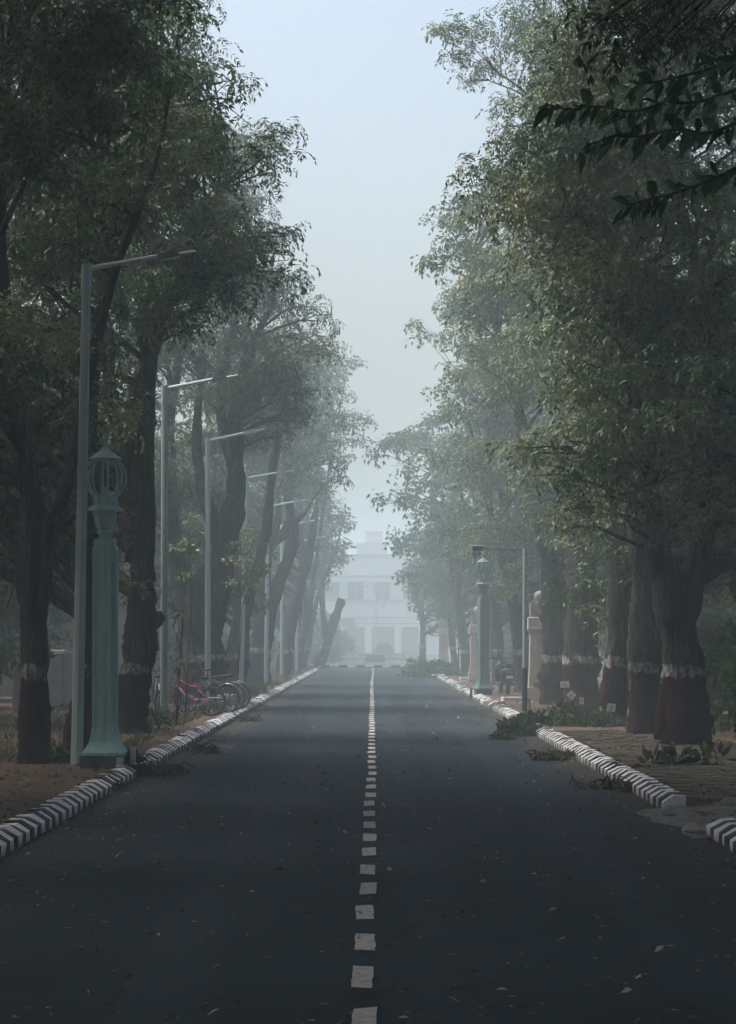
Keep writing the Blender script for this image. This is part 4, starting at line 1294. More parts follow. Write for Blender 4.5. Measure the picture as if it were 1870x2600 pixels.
shrub((1.05, 285.0, 0.1), (0.95, 0.95, 1.35), 'clipped dome shrub in the middle of the porch opening', 420, seed=1)
shrub((-3.9, 250.0, 0.1), (1.2, 1.2, 4.0), 'tall pale shrub left of the porch', 420, kind='far', leaf='leaf_far', seed=2)
shrub((-2.7, 275.0, 0.1), (0.8, 0.8, 2.4), 'smaller pale shrub against the left porch column', 300, kind='far', leaf='leaf_far', seed=3)
shrub((-4.9, 232.0, 0.1), (1.8, 1.6, 2.6), 'dark shrub at the far left corner of the road end', 380, kind='far', leaf='leaf_far', seed=4)

# two-armed lamp post before the hall
tl = empty('double_arm_lamp_post', (0.36, 300.0, 0.1), 'double armed curved lamp post before the hall', 'lamp post')
b = MB(); b.tube([(0, 0, 0), (0, 0, 3.0), (0, 0, 7.1)], [0.09, 0.075, 0.055], n=10); b.build('pole', M['build_trim'], tl)
for s in (-1, 1):
    b = MB(); b.tube([(0, 0, 5.6), (s*0.12, 0, 6.05), (s*0.42, 0, 6.5), (s*0.85, 0, 6.78), (s*1.25, 0, 6.86)], 0.035, n=6)
    a = b.build('arm', M['build_trim'], tl)
    b = MB(); b.box(s*1.25-0.22, s*1.25+0.22, -0.09, 0.09, 6.81, 6.91, 0, bev=0.03); b.build('lamp_head', M['lamp_head'], a)

# barricade at the end of the road
bc = empty('barricade', (0.18, 207.0, 0.1), 'slatted grey barricade on legs at the road end', 'barricade')
for i in range(13):
    b = MB(); b.box(-0.62+i*0.1, -0.56+i*0.1, -0.02, 0.02, 0.28, 0.66); b.build('slat', M['sign_dark'], bc)
for z in (0.26, 0.66):
    b = MB(); b.box(-0.68, 0.70, -0.03, 0.03, z, z+0.05, 0, bev=0.008); b.build('rail', M['sign_dark'], bc)
for x in (-0.62, -0.46, 0.44, 0.60):
    b = MB(); b.tube([(x, -0.2, -0.01), (x, 0, 0.30)], 0.02, n=6); b.build('leg', M['sign_dark'], bc)
    b = MB(); b.tube([(x, 0.2, -0.01), (x, 0, 0.30)], 0.02, n=6); b.build('leg', M['sign_dark'], bc)

# ------------------------------------------------------------------ street lamps (left side)
def make_street_lamp():
    root = empty('street_lamp', (0, 0, PAVE-0.02), None, 'street lamp', 'street lamps along the left verge')
    H = 6.75
    b = MB(); b.tube([(0, 0, -0.1), (0, 0, 0.0), (0, 0, 3.0), (0, 0, H-0.35)], [0.084, 0.083, 0.074, 0.060], n=8)
    b.build('pole', M['galv'], root)
    b = MB(); b.tube([(0, 0, H-0.36), (0, 0, H)], 0.072, n=12); sl = b.build('sleeve', M['galv'], root)
    b = MB(); b.tube([(0.05, -0.02, H-0.30), (0.095, -0.03, H-0.30)], 0.016, n=6); b.build('bolt', M['lamp_head'], sl)
    b = MB(); b.tube([(0.03, 0, H-0.06), (0.5, 0, H+0.03), (0.97, 0, H+0.125)], [0.036, 0.034, 0.032], n=8); b.build('arm', M['galv_arm'], root)
    hd = MB()
    hd.add([(0.95, -0.07, H+0.07), (1.26, -0.07, H+0.125), (1.26, 0.07, H+0.125), (0.95, 0.07, H+0.07),
            (0.95, -0.07, H+0.155), (1.20, -0.07, H+0.205), (1.20, 0.07, H+0.205), (0.95, 0.07, H+0.155)],
           [(0, 3, 2, 1), (4, 5, 6, 7), (0, 1, 5, 4), (1, 2, 6, 5), (2, 3, 7, 6), (3, 0, 4, 7)])
    h = hd.build('lamp_head', M['lamp_head'], root)
    b = MB()
    b.add([(1.0, -0.05, H+0.074), (1.22, -0.05, H+0.113), (1.22, 0.05, H+0.113), (1.0, 0.05, H+0.074)], [(0, 3, 2, 1)])
    b.build('lens', M['lens'], h)
    b = MB(); b.tube([(1.24, 0, H+0.165), (1.46, 0, H+0.205)], [0.02, 0.014], n=6); b.build('tail_rod', M['galv_arm'], h)
    return root
proto = make_street_lamp()
lamps = [(195, 43.2, 0.020, 'nearest street lamp with long arm, beside the green lamp pillar'),
         (418, 63.8, 0.0, 'street lamp in front of the bicycles, second from the camera'),
         (528, 80.5, 0.0, 'third street lamp, its pole crossing the dark bicycle wheels'),
         (612, 99.0, 0.024, 'fourth street lamp, pole leaning slightly to the right'),
         (676, 120.0, 0.010, 'fifth street lamp, pole passing a dark forked trunk'),
         (716, 141.0, 0.0, 'sixth street lamp, thin and hazy'),
         (754, 163.0, 0.0, 'seventh street lamp, faint in the fog'),
         (782, 184.0, 0.0, 'farthest street lamp, faintest of the row')]
for i, (px, Y, lean, lab) in enumerate(lamps):
    c = proto if i == 0 else copy_tree(proto)
    c.location = (P(px, 1800, Y)[0], Y, PAVE-0.02)
    c.rotation_euler = (0, lean, (0.0, 0.02, -0.25, -0.03, 0.05, 0, 0, 0)[i])
    c['label'] = lab

# ------------------------------------------------------------------ green lamp pillars
def make_lamp_pillar():
    root = empty('lamp_pillar', (0, 0, PAVE-0.02), None, 'lamp pillar', 'green lantern pillars')
    z = lambda v: v-0.11
    b = MB(); b.box(-0.262, 0.262, -0.262, 0.262, -0.1, z(0.295), 0, bev=0.012)
    pl = b.build('plinth', M['plinth_dark'], root, rot=(0, 0, -0.26))
    b = MB(); b.box(0.2625, 0.268, -0.25, 0.24, 0.0, z(0.28)); b.build('whitewash', M['white_paint'], pl)
    b = MB()
    b.lathe([(0.275, z(0.295)), (0.277, z(0.335)), (0.262, z(0.345)), (0.225, z(0.40)), (0.19, z(0.47)), (0.168, z(0.56)), (0.158, z(0.64)), (0.154, z(0.66))], square=True)
    b.build('flared_base', M['lamp_green'], root)
    # shaft with stepped corner mouldings: an L-shaped outline swept upwards
    def cross(h, n1, n2):
        return [(-h+n1, -h), (h-n1, -h), (h-n1, -h+n2), (h, -h+n2+0.002), (h, h-n1), (h-n1, h), (-h+n1, h), (-h, h-n1), (-h, -h+n2+0.002), (-h+n1, -h+n2)]
    def sweep(b, sec0, sec1, za, zb):
        n = len(sec0)
        vs = [(x, y, za) for x, y in sec0] + [(x, y, zb) for x, y in sec1]
        fs = [(i, (i+1) % n, n+(i+1) % n, n+i) for i in range(n)] + [tuple(range(n-1, -1, -1)), tuple(range(n, 2*n))]
        b.add(vs, fs)
    b = MB(); sweep(b, cross(0.154, 0.022, 0.020), cross(0.152, 0.022, 0.020), z(0.66), z(3.03))
    sh = b.build('shaft', M['lamp_green'], root)
    for sx in (-0.112, 0.096):
        b = MB(); b.box(sx, sx+0.014, -0.162, -0.1525, z(0.70), z(2.98)); b.build('moulding', M['lamp_green_dark'], sh)
    for sy in (-0.105, 0.085):
        b = MB(); b.box(0.1525, 0.160, sy, sy+0.014, z(0.70), z(2.98)); b.build('moulding', M['lamp_green_dark'], sh)
    b = MB(); b.lathe([(0.131, z(3.03)), (0.131, z(3.11)), (0.122, z(3.12))], square=True); b.build('shaft_cap', M['lamp_green'], root)
    b = MB(); b.lathe([(0.072, z(3.12)), (0.068, z(3.195))], square=True); b.build('neck', M['lamp_green_dark'], root)
    b = MB()
    b.lathe([(0.098, z(3.195)), (0.102, z(3.232)), (0.090, z(3.24)), (0.118, z(3.27)), (0.142, z(3.34)), (0.152, z(3.41)), (0.160, z(3.46)), (0.168, z(3.488))], n=8)
    b.build('bowl', M['lamp_green_dark'], root)
    b = MB(); b.lathe([(0.250, z(3.488)), (0.252, z(3.50)), (0.215, z(3.53)), (0.185, z(3.555))], n=8); b.build('flange', M['lamp_green_dark'], root)
    b = MB(); b.lathe([(0.172, z(3.555)), (0.172, z(3.595))], n=8); b.build('ring_course', M['lamp_green_dark'], root)
    for k in range(8):
        a = 2*PI*k/8
        b = MB(); b.box(-0.048, 0.048, 0.085, 0.155, z(3.595), z(3.68), 0, bev=0.006)
        b.build('block', M['lamp_green_dark'], root, rot=(0, 0, a))
    for k in range(8):
        a = 2*PI*(k+0.35)/8
        pts = []
        for t in range(11):
            u = t/10
            zz = 3.67 + u*(4.168-3.67)
            rad = 0.150*(1-u) + 0.165*u + 0.115*math.sin(PI*min(1, u*1.02))**0.8
            pts.append((math.cos(a)*rad, math.sin(a)*rad, z(zz)))
        b = MB(); b.tube(pts, 0.016, n=6); b.build('rib', M['lamp_green_dark'], root, smooth=True)
    b = MB(); b.tube([(0, 0, z(3.66)), (0, 0, z(3.80))], [0.03, 0.022], n=8); b.build('bulb_holder', M['lamp_head'], root)
    b = MB()
    b.lathe([(0.213, z(4.160)), (0.216, z(4.178)), (0.165, z(4.205)), (0.125, z(4.245)), (0.092, z(4.252)), (0.085, z(4.262)), (0.060, z(4.285)), (0.035, z(4.32)), (0.026, z(4.34)), (0.042, z(4.352)), (0.042, z(4.364)), (0.022, z(4.375)), (0.030, z(4.39)),
             (0.046, z(4.41)), (0.048, z(4.43)), (0.034, z(4.465)), (0.012, z(4.49)), (0.003, z(4.50))], n=18)
    b.build('cap', M['lamp_green_dark'], root, smooth=False)
    return root
pil = make_lamp_pillar()
pil.location = (-3.49, 42.0, PAVE-0.02)
pil.rotation_euler = (0, 0, -0.05)
pil['label'] = 'tall green lantern pillar with ribbed cage on the left kerb'
p2 = copy_tree(pil)
for o_ in [p2]+list(p2.children):
    for q_ in [o_]+list(o_.children):
        if q_.type == 'MESH' and q_.data.materials[0] in (M['lamp_green'], M['lamp_green_dark']):
            q_.data = q_.data.copy()
            q_.data.materials[0] = M['lamp_green_dimmed']
p2.location = (3.40, 98.0, PAVE-0.02)
p2.rotation_euler = (0, 0, 0.3)
p2['label'] = 'hazy lantern pillar on the right kerb near the parked scooter'
# little marker posts at the kerb beside the pillars
def marker(loc, label, material, h):
    root = empty('marker_post', loc, label, 'post')
    b = MB(); b.box(-0.035, 0.035, -0.03, 0.03, -0.05, h, 0, bev=0.006); b.build('post', material, root)
    b = MB(); b.box(-0.045, 0.045, -0.04, 0.04, -0.02, 0.03, 0, bev=0.006); b.build('foot', M['concrete'], root)
marker((-3.13, 42.0, 0.0), 'pale short stone marker at the foot of the green pillar', M['white_paint'], 0.40)
marker((3.0, 97.0, 0.0), 'dark short post at the foot of the right lamp pillar', M['plinth_dark'], 0.34)

# ------------------------------------------------------------------ camera pole on the right
cp = empty('camera_pole', (P(1333, 1805, 76.0)[0], 76.0, PAVE-0.02), 'slim grey pole with black foot carrying cameras on a side arm', 'camera pole')
b = MB(); b.tube([(0, 0, 1.02), (0, 0, 3.86)], [0.052, 0.046], n=10); b.build('pole', M['galv'], cp)
b = MB(); b.tube([(0, 0, -0.1), (0, 0, 1.02)], 0.066, n=10); ft = b.build('black_foot', M['black_paint'], cp)
b = MB(); b.tube([(0.06, 0, 0.30), (0.115, 0, 0.28), (0.12, 0, 0.2), (0.12, 0, -0.05)], 0.018, n=6); b.build('conduit', M['black_paint'], ft)
b = MB(); b.tube([(0, 0, 3.82), (-0.5, 0, 3.84), (-1.02, 0, 3.85)], 0.013, n=6); b.build('arm', M['plinth_dark'], cp)
b = MB(); b.tube([(0.0, 0, 3.35), (-0.6, 0, 3.83)], 0.008, n=6); b.build('brace', M['plinth_dark'], cp)
bx_ = MB(); bx_.box(-1.24, -0.98, -0.10, 0.10, 3.80, 3.90, 0, bev=0.015); cb = bx_.build('camera_box', M['camera_box'], cp)
bx_ = MB(); bx_.box(-1.26, -0.96, -0.12, 0.12, 3.905, 3.93, 0, bev=0.008); bx_.build('rain_hood', M['galv'], cb)
for x, a in ((-1.19, 0.5), (-1.08, -0.2)):
    b = MB(); b.tube([(0, 0.06, 0), (0, -0.15, -0.05)], [0.04, 0.045], n=10)
    cm = b.build('camera_body', M['black_paint'], cb, loc=(x, 0, 3.74), rot=(0, 0, a))
    b = MB(); b.tube([(0, -0.151, -0.05), (0, -0.156, -0.051)], 0.03, n=10); b.build('camera_lens', M['lens'], cm)
# thin bare pole farther on
tp = empty('thin_pole', (P(1158, 1730, 132.0)[0], 128.0, PAVE-0.02), 'thin dark pole left of the right lamp pillar', 'pole')
b = MB(); b.tube([(0, 0, -0.05), (0, 0, 1.65)], 0.022, n=6); b.build('pole', M['plinth_dark'], tp)
b = MB(); b.box(-0.16, 0.16, -0.1, 0.1, -0.02, 0.05, 0, bev=0.01); b.build('base', M['white_paint'], tp)

# white painted blocks where the driveways meet the kerb
for i, (x, y, lab) in enumerate(((3.20, 84.6, 'white painted block on the kerb line before the scooter'), (3.85, 88.0, 'white painted block on the pavement behind the scooter wheel'),
                                 (3.10, 150.0, 'far white block on the right kerb line'), (3.95, 135.0, 'far white block at the foot of the thin pole'))):
    b = MB(); b.box(-0.30, 0.30, -0.12, 0.12, 0.0, 0.10, 0, bev=0.015)
    o = b.build('kerb_block', M['white_paint'], loc=(x, y, PAVE+0.005 if i % 2 else 0.10), rot=(0, 0, 0.25))
    tag(o, lab, 'kerb block', 'white kerb blocks')

# ------------------------------------------------------------------ bicycles
def make_bicycle(frame_mat, label, decal=True, guard=True):
    """stands along +x (front), wheels touch z=0"""
    root = empty('bicycle', (0, 0, 0), label, 'bicycle', 'bicycles parked under the left trees')
    Rw = 0.325
    rear, front = (0, 0, Rw), (1.03, 0, Rw)
    for c in (rear, front):
        b = MB(); b.torus((0, 0, 0), Rw-0.022, 0.021, n=30, m=8)
        w = b.build('wheel', M['rubber'], root, smooth=True, loc=c)
        b = MB(); b.torus((0, 0, 0), Rw-0.052, 0.011, n=30, m=6); b.build('rim', M['rim'], w, smooth=True)
        b = MB()
        for k in range(18):
            a = 2*PI*k/18
            s = 0.03 if k % 2 else -0.03
            b.tube([(math.cos(a+0.3)*0.02, s, math.sin(a+0.3)*0.02), (math.cos(a)*(Rw-0.055), 0, math.sin(a)*(Rw-0.055))], 0.0017, n=3, cap=False)
        b.build('spokes', M['rim'], w)
        b = MB(); b.tube([(0, -0.055, 0), (0, 0.055, 0)], 0.022, n=8); b.build('hub', M['chrome'], w)
        b = MB(); b.box(-0.014, 0.014, -0.012, 0.012, -Rw+0.075, -Rw+0.15, 0, bev=0.003); b.build('reflector', M['lens'], w)
    bb = (0.43, 0, 0.29); st = (0.30, 0, 0.66); ht0 = (0.86, 0, 0.70); ht1 = (0.83, 0, 0.82)
    fr = MB()
    fr.tube([bb, ht0], 0.021, n=8)
    fr.tube([ht1, (0.70, 0, 0.755), (0.55, 0, 0.675), (0.42, 0, 0.645), st], 0.018, n=8)
    fr.tube([bb, st, (0.285, 0, 0.70)], 0.018, n=8)
    fr.tube([ht0, ht1, (0.822, 0, 0.85)], 0.024, n=8)
    for s in (-1, 1):
        fr.tube([(0.0, s*0.06, Rw), (0.2, s*0.05, 0.30), (0.42, s*0.03, 0.29)], 0.011, n=6)
        fr.tube([(0.0, s*0.06, Rw), (0.16, s*0.05, 0.44), (0.325, s*0.025, 0.575)], 0.010, n=6)
    f = fr.build('frame', frame_mat, root, smooth=True)
    if decal:
        b = MB(); b.tube([(0.60, 0, 0.447), (0.76, 0, 0.598)], 0.0216, n=8); b.build('decal', M['frame_white'], f)
    fk = MB()
    for s in (-1, 1):
        fk.tube([(0.862, s*0.05, 0.69), (0.92, s*0.055, 0.55), (1.03, s*0.055, Rw)], [0.015, 0.014, 0.010], n=6)
    fk.tube([(0.862, -0.05, 0.69), (0.862, 0.05, 0.69)], 0.016, n=6)
    fk.build('fork', frame_mat, root)
    b = MB(); b.tube([(0.285, 0, 0.70), (0.262, 0, 0.80)], 0.013, n=8); b.build('seat_post', M['chrome'], root)
    sd = MB(); sd.tube([(0.11, 0, 0.835), (0.17, 0, 0.835), (0.28, 0, 0.825), (0.40, 0, 0.83)], [0.045, 0.075, 0.05, 0.022], n=8)
    sd.v = [(x, y, 0.83+(z-0.83)*0.5) for (x, y, z) in sd.v]
    sd.build('saddle', M['rubber'], root, smooth=True)
    hb_ = MB(); hb_.tube([(0.825, 0, 0.84), (0.80, 0, 0.93), (0.86, 0, 0.95)], 0.014, n=8)
    hb_.tube([(0.78, -0.30, 0.97), (0.85, -0.15, 0.955), (0.86, 0, 0.95), (0.85, 0.15, 0.955), (0.78, 0.30, 0.97)], 0.012, n=8)
    h = hb_.build('handlebar', M['black_paint'], root)
    for s in (-1, 1):
        b = MB(); b.tube([(0.80, s*0.22, 0.965), (0.765, s*0.31, 0.97)], 0.017, n=8); b.build('grip', M['rubber'], h)
    cr = MB(); cr.torus((0.43, 0.06, 0.29), 0.075, 0.006, n=18, m=4)
    cr.tube([(0.43, 0.065, 0.29), (0.50, 0.07, 0.14)], 0.009, n=5); cr.tube([(0.43, -0.065, 0.29), (0.36, -0.07, 0.44)], 0.009, n=5)
    ck = cr.build('crank', M['rim'], root)
    for (x, y, z) in ((0.50, 0.12, 0.14), (0.36, -0.12, 0.44)):
        b = MB(); b.box(x-0.045, x+0.045, y-0.045, y+0.045, z-0.012, z+0.012, 0, bev=0.004); b.build('pedal', M['rubber'], ck)
    b = MB(); b.tube([(0, 0.06, Rw+0.035), (0.43, 0.06, 0.29+0.077)], 0.004, n=4); b.tube([(0, 0.06, Rw-0.035), (0.43, 0.06, 0.29-0.077)], 0.004, n=4); b.build('chain', M['rim'], root)
    if guard:
        b = MB(); b.torus((0, 0, Rw), Rw+0.03, 0.016, n=16, m=5, a0=0.6, a1=3.3); mg = b.build('mudguard', M['rim'], root)
        b = MB(); b.box(-0.012, 0.012, -0.025, 0.025, -0.03, 0.03, 0, bev=0.004); b.build('tail_reflector', M['red_reflect'], mg, loc=(-Rw-0.05, 0, Rw+0.03))
    return root
bike = make_bicycle(M['magenta'], 'magenta bicycle leaning near the third lamp pole', decal=True, guard=False)
def put_bike(o, px, Y, yaw, lean):
    o.location = (P(px, 1800, Y)[0], Y, PAVE-0.004)
    o.rotation_euler = (lean, 0, yaw)
put_bike(bike, 537, 70.5, PI-0.30, 0.10)
dark = make_bicycle(M['black_paint'], 'black bicycle with bright mudguard, nearest behind the magenta one', decal=False)
put_bike(dark, 578, 73.0, PI-0.40, -0.06)
for px, Y, yaw, lab, ln in ((592, 75.0, PI-0.45, 'black bicycle second behind the magenta one, wheel overlapping', 0.05),
                            (606, 77.0, PI-0.40, 'black bicycle farthest right in the parked cluster', -0.03),
                            (400, 73.5, PI/2+0.15, 'dark bicycle seen from behind, left of the second lamp pole', 0.04),
                            (812, 186.0, PI-0.4, 'faint bicycle at the far left kerb', 0.0)):
    c = copy_tree(dark)
    put_bike(c, px, Y, yaw, ln)
    c['label'] = lab

# ------------------------------------------------------------------ scooter on the right
sc_ = empty('scooter', (P(1290, 1765, 98.0)[0], 98.0, PAVE-0.01), 'dark scooter seen from behind on the right pavement', 'scooter', None, 0.12)
sc_.scale = (1.15, 1.15, 1.15)
for y in (0.0, 1.22):
    b = MB(); b.torus((0, 0, 0), 0.175, 0.05, n=20, m=8)
    w = b.build('wheel', M['rubber'], sc_, smooth=True, loc=(0, y, 0.225), rot=(0, 0, PI/2))
    b = MB(); b.tube([(0, -0.05, 0), (0, 0.05, 0)], 0.11, n=12); b.build('rim', M['rim'], w)
bd = MB()
def loft(bmb, secs, n=12):
    vs = []; fs = []
    for (y, zc, hw, hh) in secs:
        for k in range(n):
            a = 2*PI*k/n
            ca, sa = math.cos(a), math.sin(a)
            vs.append((hw*math.copysign(abs(ca)**0.7, ca), y, zc+hh*math.copysign(abs(sa)**0.7, sa)))
    m = len(secs)
    for i in range(m-1):
        for k in range(n):
            j = (k+1) % n
            fs.append((i*n+k, i*n+j, (i+1)*n+j, (i+1)*n+k))
    fs += [tuple(range(n-1, -1, -1)), tuple(range((m-1)*n, m*n))]
    bmb.add(vs, fs)
loft(bd, [(-0.30, 0.60, 0.06, 0.07), (-0.24, 0.58, 0.16, 0.13), (0.0, 0.54, 0.20, 0.19), (0.3, 0.50, 0.18, 0.19), (0.5, 0.44, 0.14, 0.16)])
bd.build('rear_body', M['black_paint'], sc_, smooth=True)
b = MB(); b.box(-0.16, 0.16, 0.45, 0.95, 0.26, 0.33, 0, bev=0.02); b.build('footboard', M['black_paint'], sc_)
b = MB(); loft(b, [(0.92, 0.55, 0.19, 0.28), (1.02, 0.60, 0.17, 0.30), (1.10, 0.62, 0.08, 0.26)]); b.build('front_shield', M['black_paint'], sc_, smooth=True)
b = MB(); loft(b, [(-0.22, 0.76, 0.10, 0.05), (-0.05, 0.78, 0.15, 0.06), (0.35, 0.75, 0.14, 0.06), (0.55, 0.73, 0.08, 0.04)]); b.build('seat', M['rubber'], sc_, smooth=True)
hb_ = MB(); hb_.tube([(-0.34, 0.90, 0.97), (-0.1, 0.98, 0.96), (0.1, 0.98, 0.96), (0.34, 0.90, 0.97)], 0.018, n=8)
hb_.tube([(0, 0.98, 0.95), (0, 1.05, 0.62), (0, 1.2, 0.22)], 0.03, n=8)
h = hb_.build('handlebar', M['black_paint'], sc_)
for s in (-1, 1):
    b = MB(); b.tube([(s*0.27, 0.92, 0.97), (s*0.30, 0.90, 1.10)], 0.008, n=5); mr = b.build('mirror_stalk', M['black_paint'], h)
    b = MB(); b.tube([(s*0.30, 0.89, 1.12), (s*0.30, 0.905, 1.12)], 0.06, n=12); b.build('mirror', M['chrome'], mr)
b = MB(); b.box(-0.07, 0.07, -0.315, -0.30, 0.56, 0.62, 0, bev=0.006); b.build('tail_light', M['red_reflect'], sc_)
b = MB(); b.box(-0.095, 0.095, -0.325, -0.315, 0.44, 0.51, 0, bev=0.004); b.build('number_plate', M['plate'], sc_)
b = MB(); b.box(-0.09, 0.09, -0.30, -0.18, 0.30, 0.44, 0, bev=0.02); b.build('rear_mudguard', M['black_paint'], sc_)
b = MB(); b.tube([(0.17, 0.3, 0.27), (0.19, -0.2, 0.30)], [0.04, 0.055], n=8); b.build('exhaust', M['rim'], sc_)

# ------------------------------------------------------------------ paper placards on wires beside the right trunks
def placard(px, py, Y, w, h, tilt, label, back=False, stake=True):
    x, y, z = P(px, py, Y)
    root = empty('placard', (x, y, PAVE), label, 'placard', 'small placards by the right trunks')
    b = MB(); b.box(-w/2, w/2, -0.006, 0.006, -h/2, h/2)
    bd_ = b.build('board', M['sign_dark'] if back else M['paper'], root, loc=(0, 0, z-PAVE), rot=(0, tilt, 0.05))
    if not back:
        rr = random.Random(int(px))
        q = MB()
        q.tube([(0, -0.0075, h*0.16), (0, -0.009, h*0.16)], h*0.12, n=8)
        for k in range(3):
            ww = w*rr.uniform(0.22, 0.36); zz = -h*0.02-k*h*0.13
            q.box(-ww, ww, -0.009, -0.0075, zz-h*0.035, zz+h*0.02)
        q.box(-w*0.44, -w*0.36, -0.009, -0.0075, h*0.25, h*0.40)
        q.build('print', M['ink'], bd_)
    b = MB(); b.tube([(0, 0.012, -0.05), (0.01, 0.012, z-PAVE-h*0.3)], 0.006, n=5); b.build('wire_stake', M['rim'], root)
placard(1435, 1738, 72.0, 0.20, 0.145, -0.06, 'white placard upright beside the dark trunk, leftmost white one')
placard(1452, 1765, 68.0, 0.155, 0.14, 0.75, 'white placard tilted to a diamond above the leaf pile')
placard(1478, 1780, 67.0, 0.085, 0.14, 0.0, 'narrow white placard standing in the leaf pile')
placard(1553, 1797, 60.0, 0.155, 0.15, 0.12, 'white placard farthest right, beside the thick trunks')
placard(1363, 1740, 88.0, 0.145, 0.155, 0.0, 'dark placard in front of the cream gate pillar', back=True)

# ------------------------------------------------------------------ cut branches, litter, weeds
def pile(name, pts, r_xy, h, n, label, seed, leaf='cut_leaf', kind='broad', tint=(0.42, 0.2), scale=(0.6, 1.1), twigs=14):
    q = np.random.default_rng(seed)
    pos = []
    for (x, y, z, w) in pts:
        m = int(n*w)
        for k in range(7):
            mm = max(2, m//7)
            cx_, cy_ = q.normal(0, 0.42*r_xy[0]*w), q.normal(0, 0.42*r_xy[1]*w)
            sg = q.uniform(0.14, 0.34)
            px_, py_ = cx_+q.normal(0, sg*r_xy[0]*w*1.3, mm), cy_+q.normal(0, sg*r_xy[1]*w, mm)
            u = np.sqrt((px_/(r_xy[0]*w))**2+(py_/(r_xy[1]*w))**2)
            pz = h*w*np.maximum(0.04, 1-u)*q.uniform(0.1, 1.0, mm)*q.uniform(0.6, 1.3)
            pos.append(np.stack([x+px_, y+py_, z+pz+0.02], 1))
    pos = np.concatenate(pos)
    o = np.array([pts[0][0], pts[0][1], pts[0][2]])
    root = empty(name, tuple(o), label, 'leaf pile')
    t = np.clip(q.normal(tint[0], tint[1], len(pos)), 0, 1)
    link('leaves', leaf_mesh('leaves', pos-o, kind, t, M[leaf], seed=seed, scale=scale, tilt=1.0), root)
    b = MB()
    for k in range(twigs):
        c = pos[int(q.integers(0, len(pos)))]-o
        a = q.uniform(0, 6.28); L = q.uniform(0.12, 0.38)
        b.tube([(c[0], c[1], c[2]), (c[0]+math.cos(a)*L*0.5, c[1]+math.sin(a)*L*0.5, c[2]+q.uniform(0, 0.12)), (c[0]+math.cos(a)*L, c[1]+math.sin(a)*L, c[2]+q.uniform(-0.02, 0.1))], [0.012, 0.009, 0.004], n=5)
    b.build('twigs', M['bark'], root)['kind'] = 'stuff'
    return root
def G(px, py, z=PAVE):
    Y = (CAM_H-z)*FPX/(py-1625.0)
    return ((px-945.0)/FPX*Y, Y, z)
pile('cut_branch_pile', [(*G(1440, 1838), 1.0), (*G(1360, 1840), 0.7), (*G(1520, 1842), 0.7), (*G(1312, 1858, 0.08), 0.42)], (0.72, 1.3), 0.34, 480, 'large heap of cut green branches spilling over the right kerb', 401, scale=(0.35, 0.7), twigs=40)
pile('leaf_heap', [(*G(1290, 1876, 0.02), 0.6), (*G(1330, 1868, 0.02), 0.5)], (0.5, 0.9), 0.14, 90, 'thin spill of leaves on the road below the branch heap', 402, scale=(0.19, 0.42), twigs=6)
pile('leaf_heap', [(*G(1395, 1930, 0.02), 0.8), (*G(1440, 1925, 0.02), 0.6)], (0.42, 0.9), 0.13, 110, 'low heap of dry leaves in the gutter along the right kerb', 403, leaf='dry_leaf', kind='bush', tint=(0.3, 0.2), scale=(0.28, 0.54))
pile('leaf_heap', [(*G(1545, 2003, 0.02), 0.8), (*G(1600, 2008, 0.02), 0.5)], (0.30, 0.8), 0.10, 100, 'dry brown leaves heaped in the nearest right gutter', 404, leaf='dry_leaf', kind='bush', tint=(0.32, 0.25), scale=(0.22, 0.48))
pile('leaf_heap', [(*G(395, 1962, 0.02), 0.8), (*G(430, 1966, 0.02), 0.6), (*G(355, 1945, 0.06), 0.6)], (0.36, 0.9), 0.17, 130, 'weedy leaf heap in the left gutter just past the green pillar', 405, leaf='cut_leaf', kind='bush', tint=(0.4, 0.3), scale=(0.28, 0.54))
pile('leaf_heap', [(*G(505, 1908, 0.02), 0.7), (*G(535, 1912, 0.02), 0.5)], (0.32, 0.9), 0.09, 90, 'small leaf heap in the left gutter below the bicycles', 406, leaf='cut_leaf', kind='bush', tint=(0.4, 0.25), scale=(0.22, 0.48))
pile('leaf_heap', [(*G(640, 1832, 0.02), 0.6)], (0.35, 1.2), 0.10, 70, 'small leaf heap at the break in the left kerb', 407, leaf='cut_leaf', kind='bush', scale=(0.28, 0.54))
pile('leaf_heap', [(*G(255, 2010, 0.02), 0.6), (*G(290, 2005, 0.02), 0.5)], (0.26, 0.7), 0.05, 50, 'few dry leaves and sticks on the road below the marker stone', 408, leaf='dry_leaf', kind='bush', scale=(0.19, 0.42), tint=(0.25, 0.15))

def weed(px, py, r, n, label, seed, L=0.18, leaf='cut_leaf', kind='broad', sc=(0.8, 1.2), z=PAVE):
    q = np.random.default_rng(seed)
    x, y, _ = G(px, py, z)
    root = empty('weed_plant', (x, y, z), label, 'plant')
    a = q.uniform(0, 2*PI, n); u = np.sqrt(q.uniform(0, 1, n))
    pos = np.stack([np.cos(a)*u*r, np.sin(a)*u*r, q.uniform(0.04, 1.0, n)*(1-0.5*u)*r*0.8], 1)
    link('leaves', leaf_mesh('leaves', pos, kind, np.clip(q.normal(0.55, 0.2, n), 0, 1), M[leaf], seed=seed, scale=sc), root)
    b = MB()
    for k in range(min(10, n)):
        b.tube([(pos[k][0]*0.2, pos[k][1]*0.2, -0.02), tuple(pos[k]*np.array([0.7, 0.7, 0.7])), tuple(pos[k])], [0.010, 0.007, 0.004], n=5)
    b.build('stem', M['stem'], root)
weed(1705, 1945, 0.15, 8, 'broad leaved green weed on the right pavement', 421)
weed(1660, 1950, 0.12, 5, 'low green weed left of the larger one on the right pavement', 422)
weed(1805, 1945, 0.18, 8, 'dark weed at the right edge of the picture', 423)
weed(338, 1948, 0.20, 16, 'green weed sprouting from the left kerb beyond the marker stone', 424, kind='bush', sc=(0.9, 1.3))
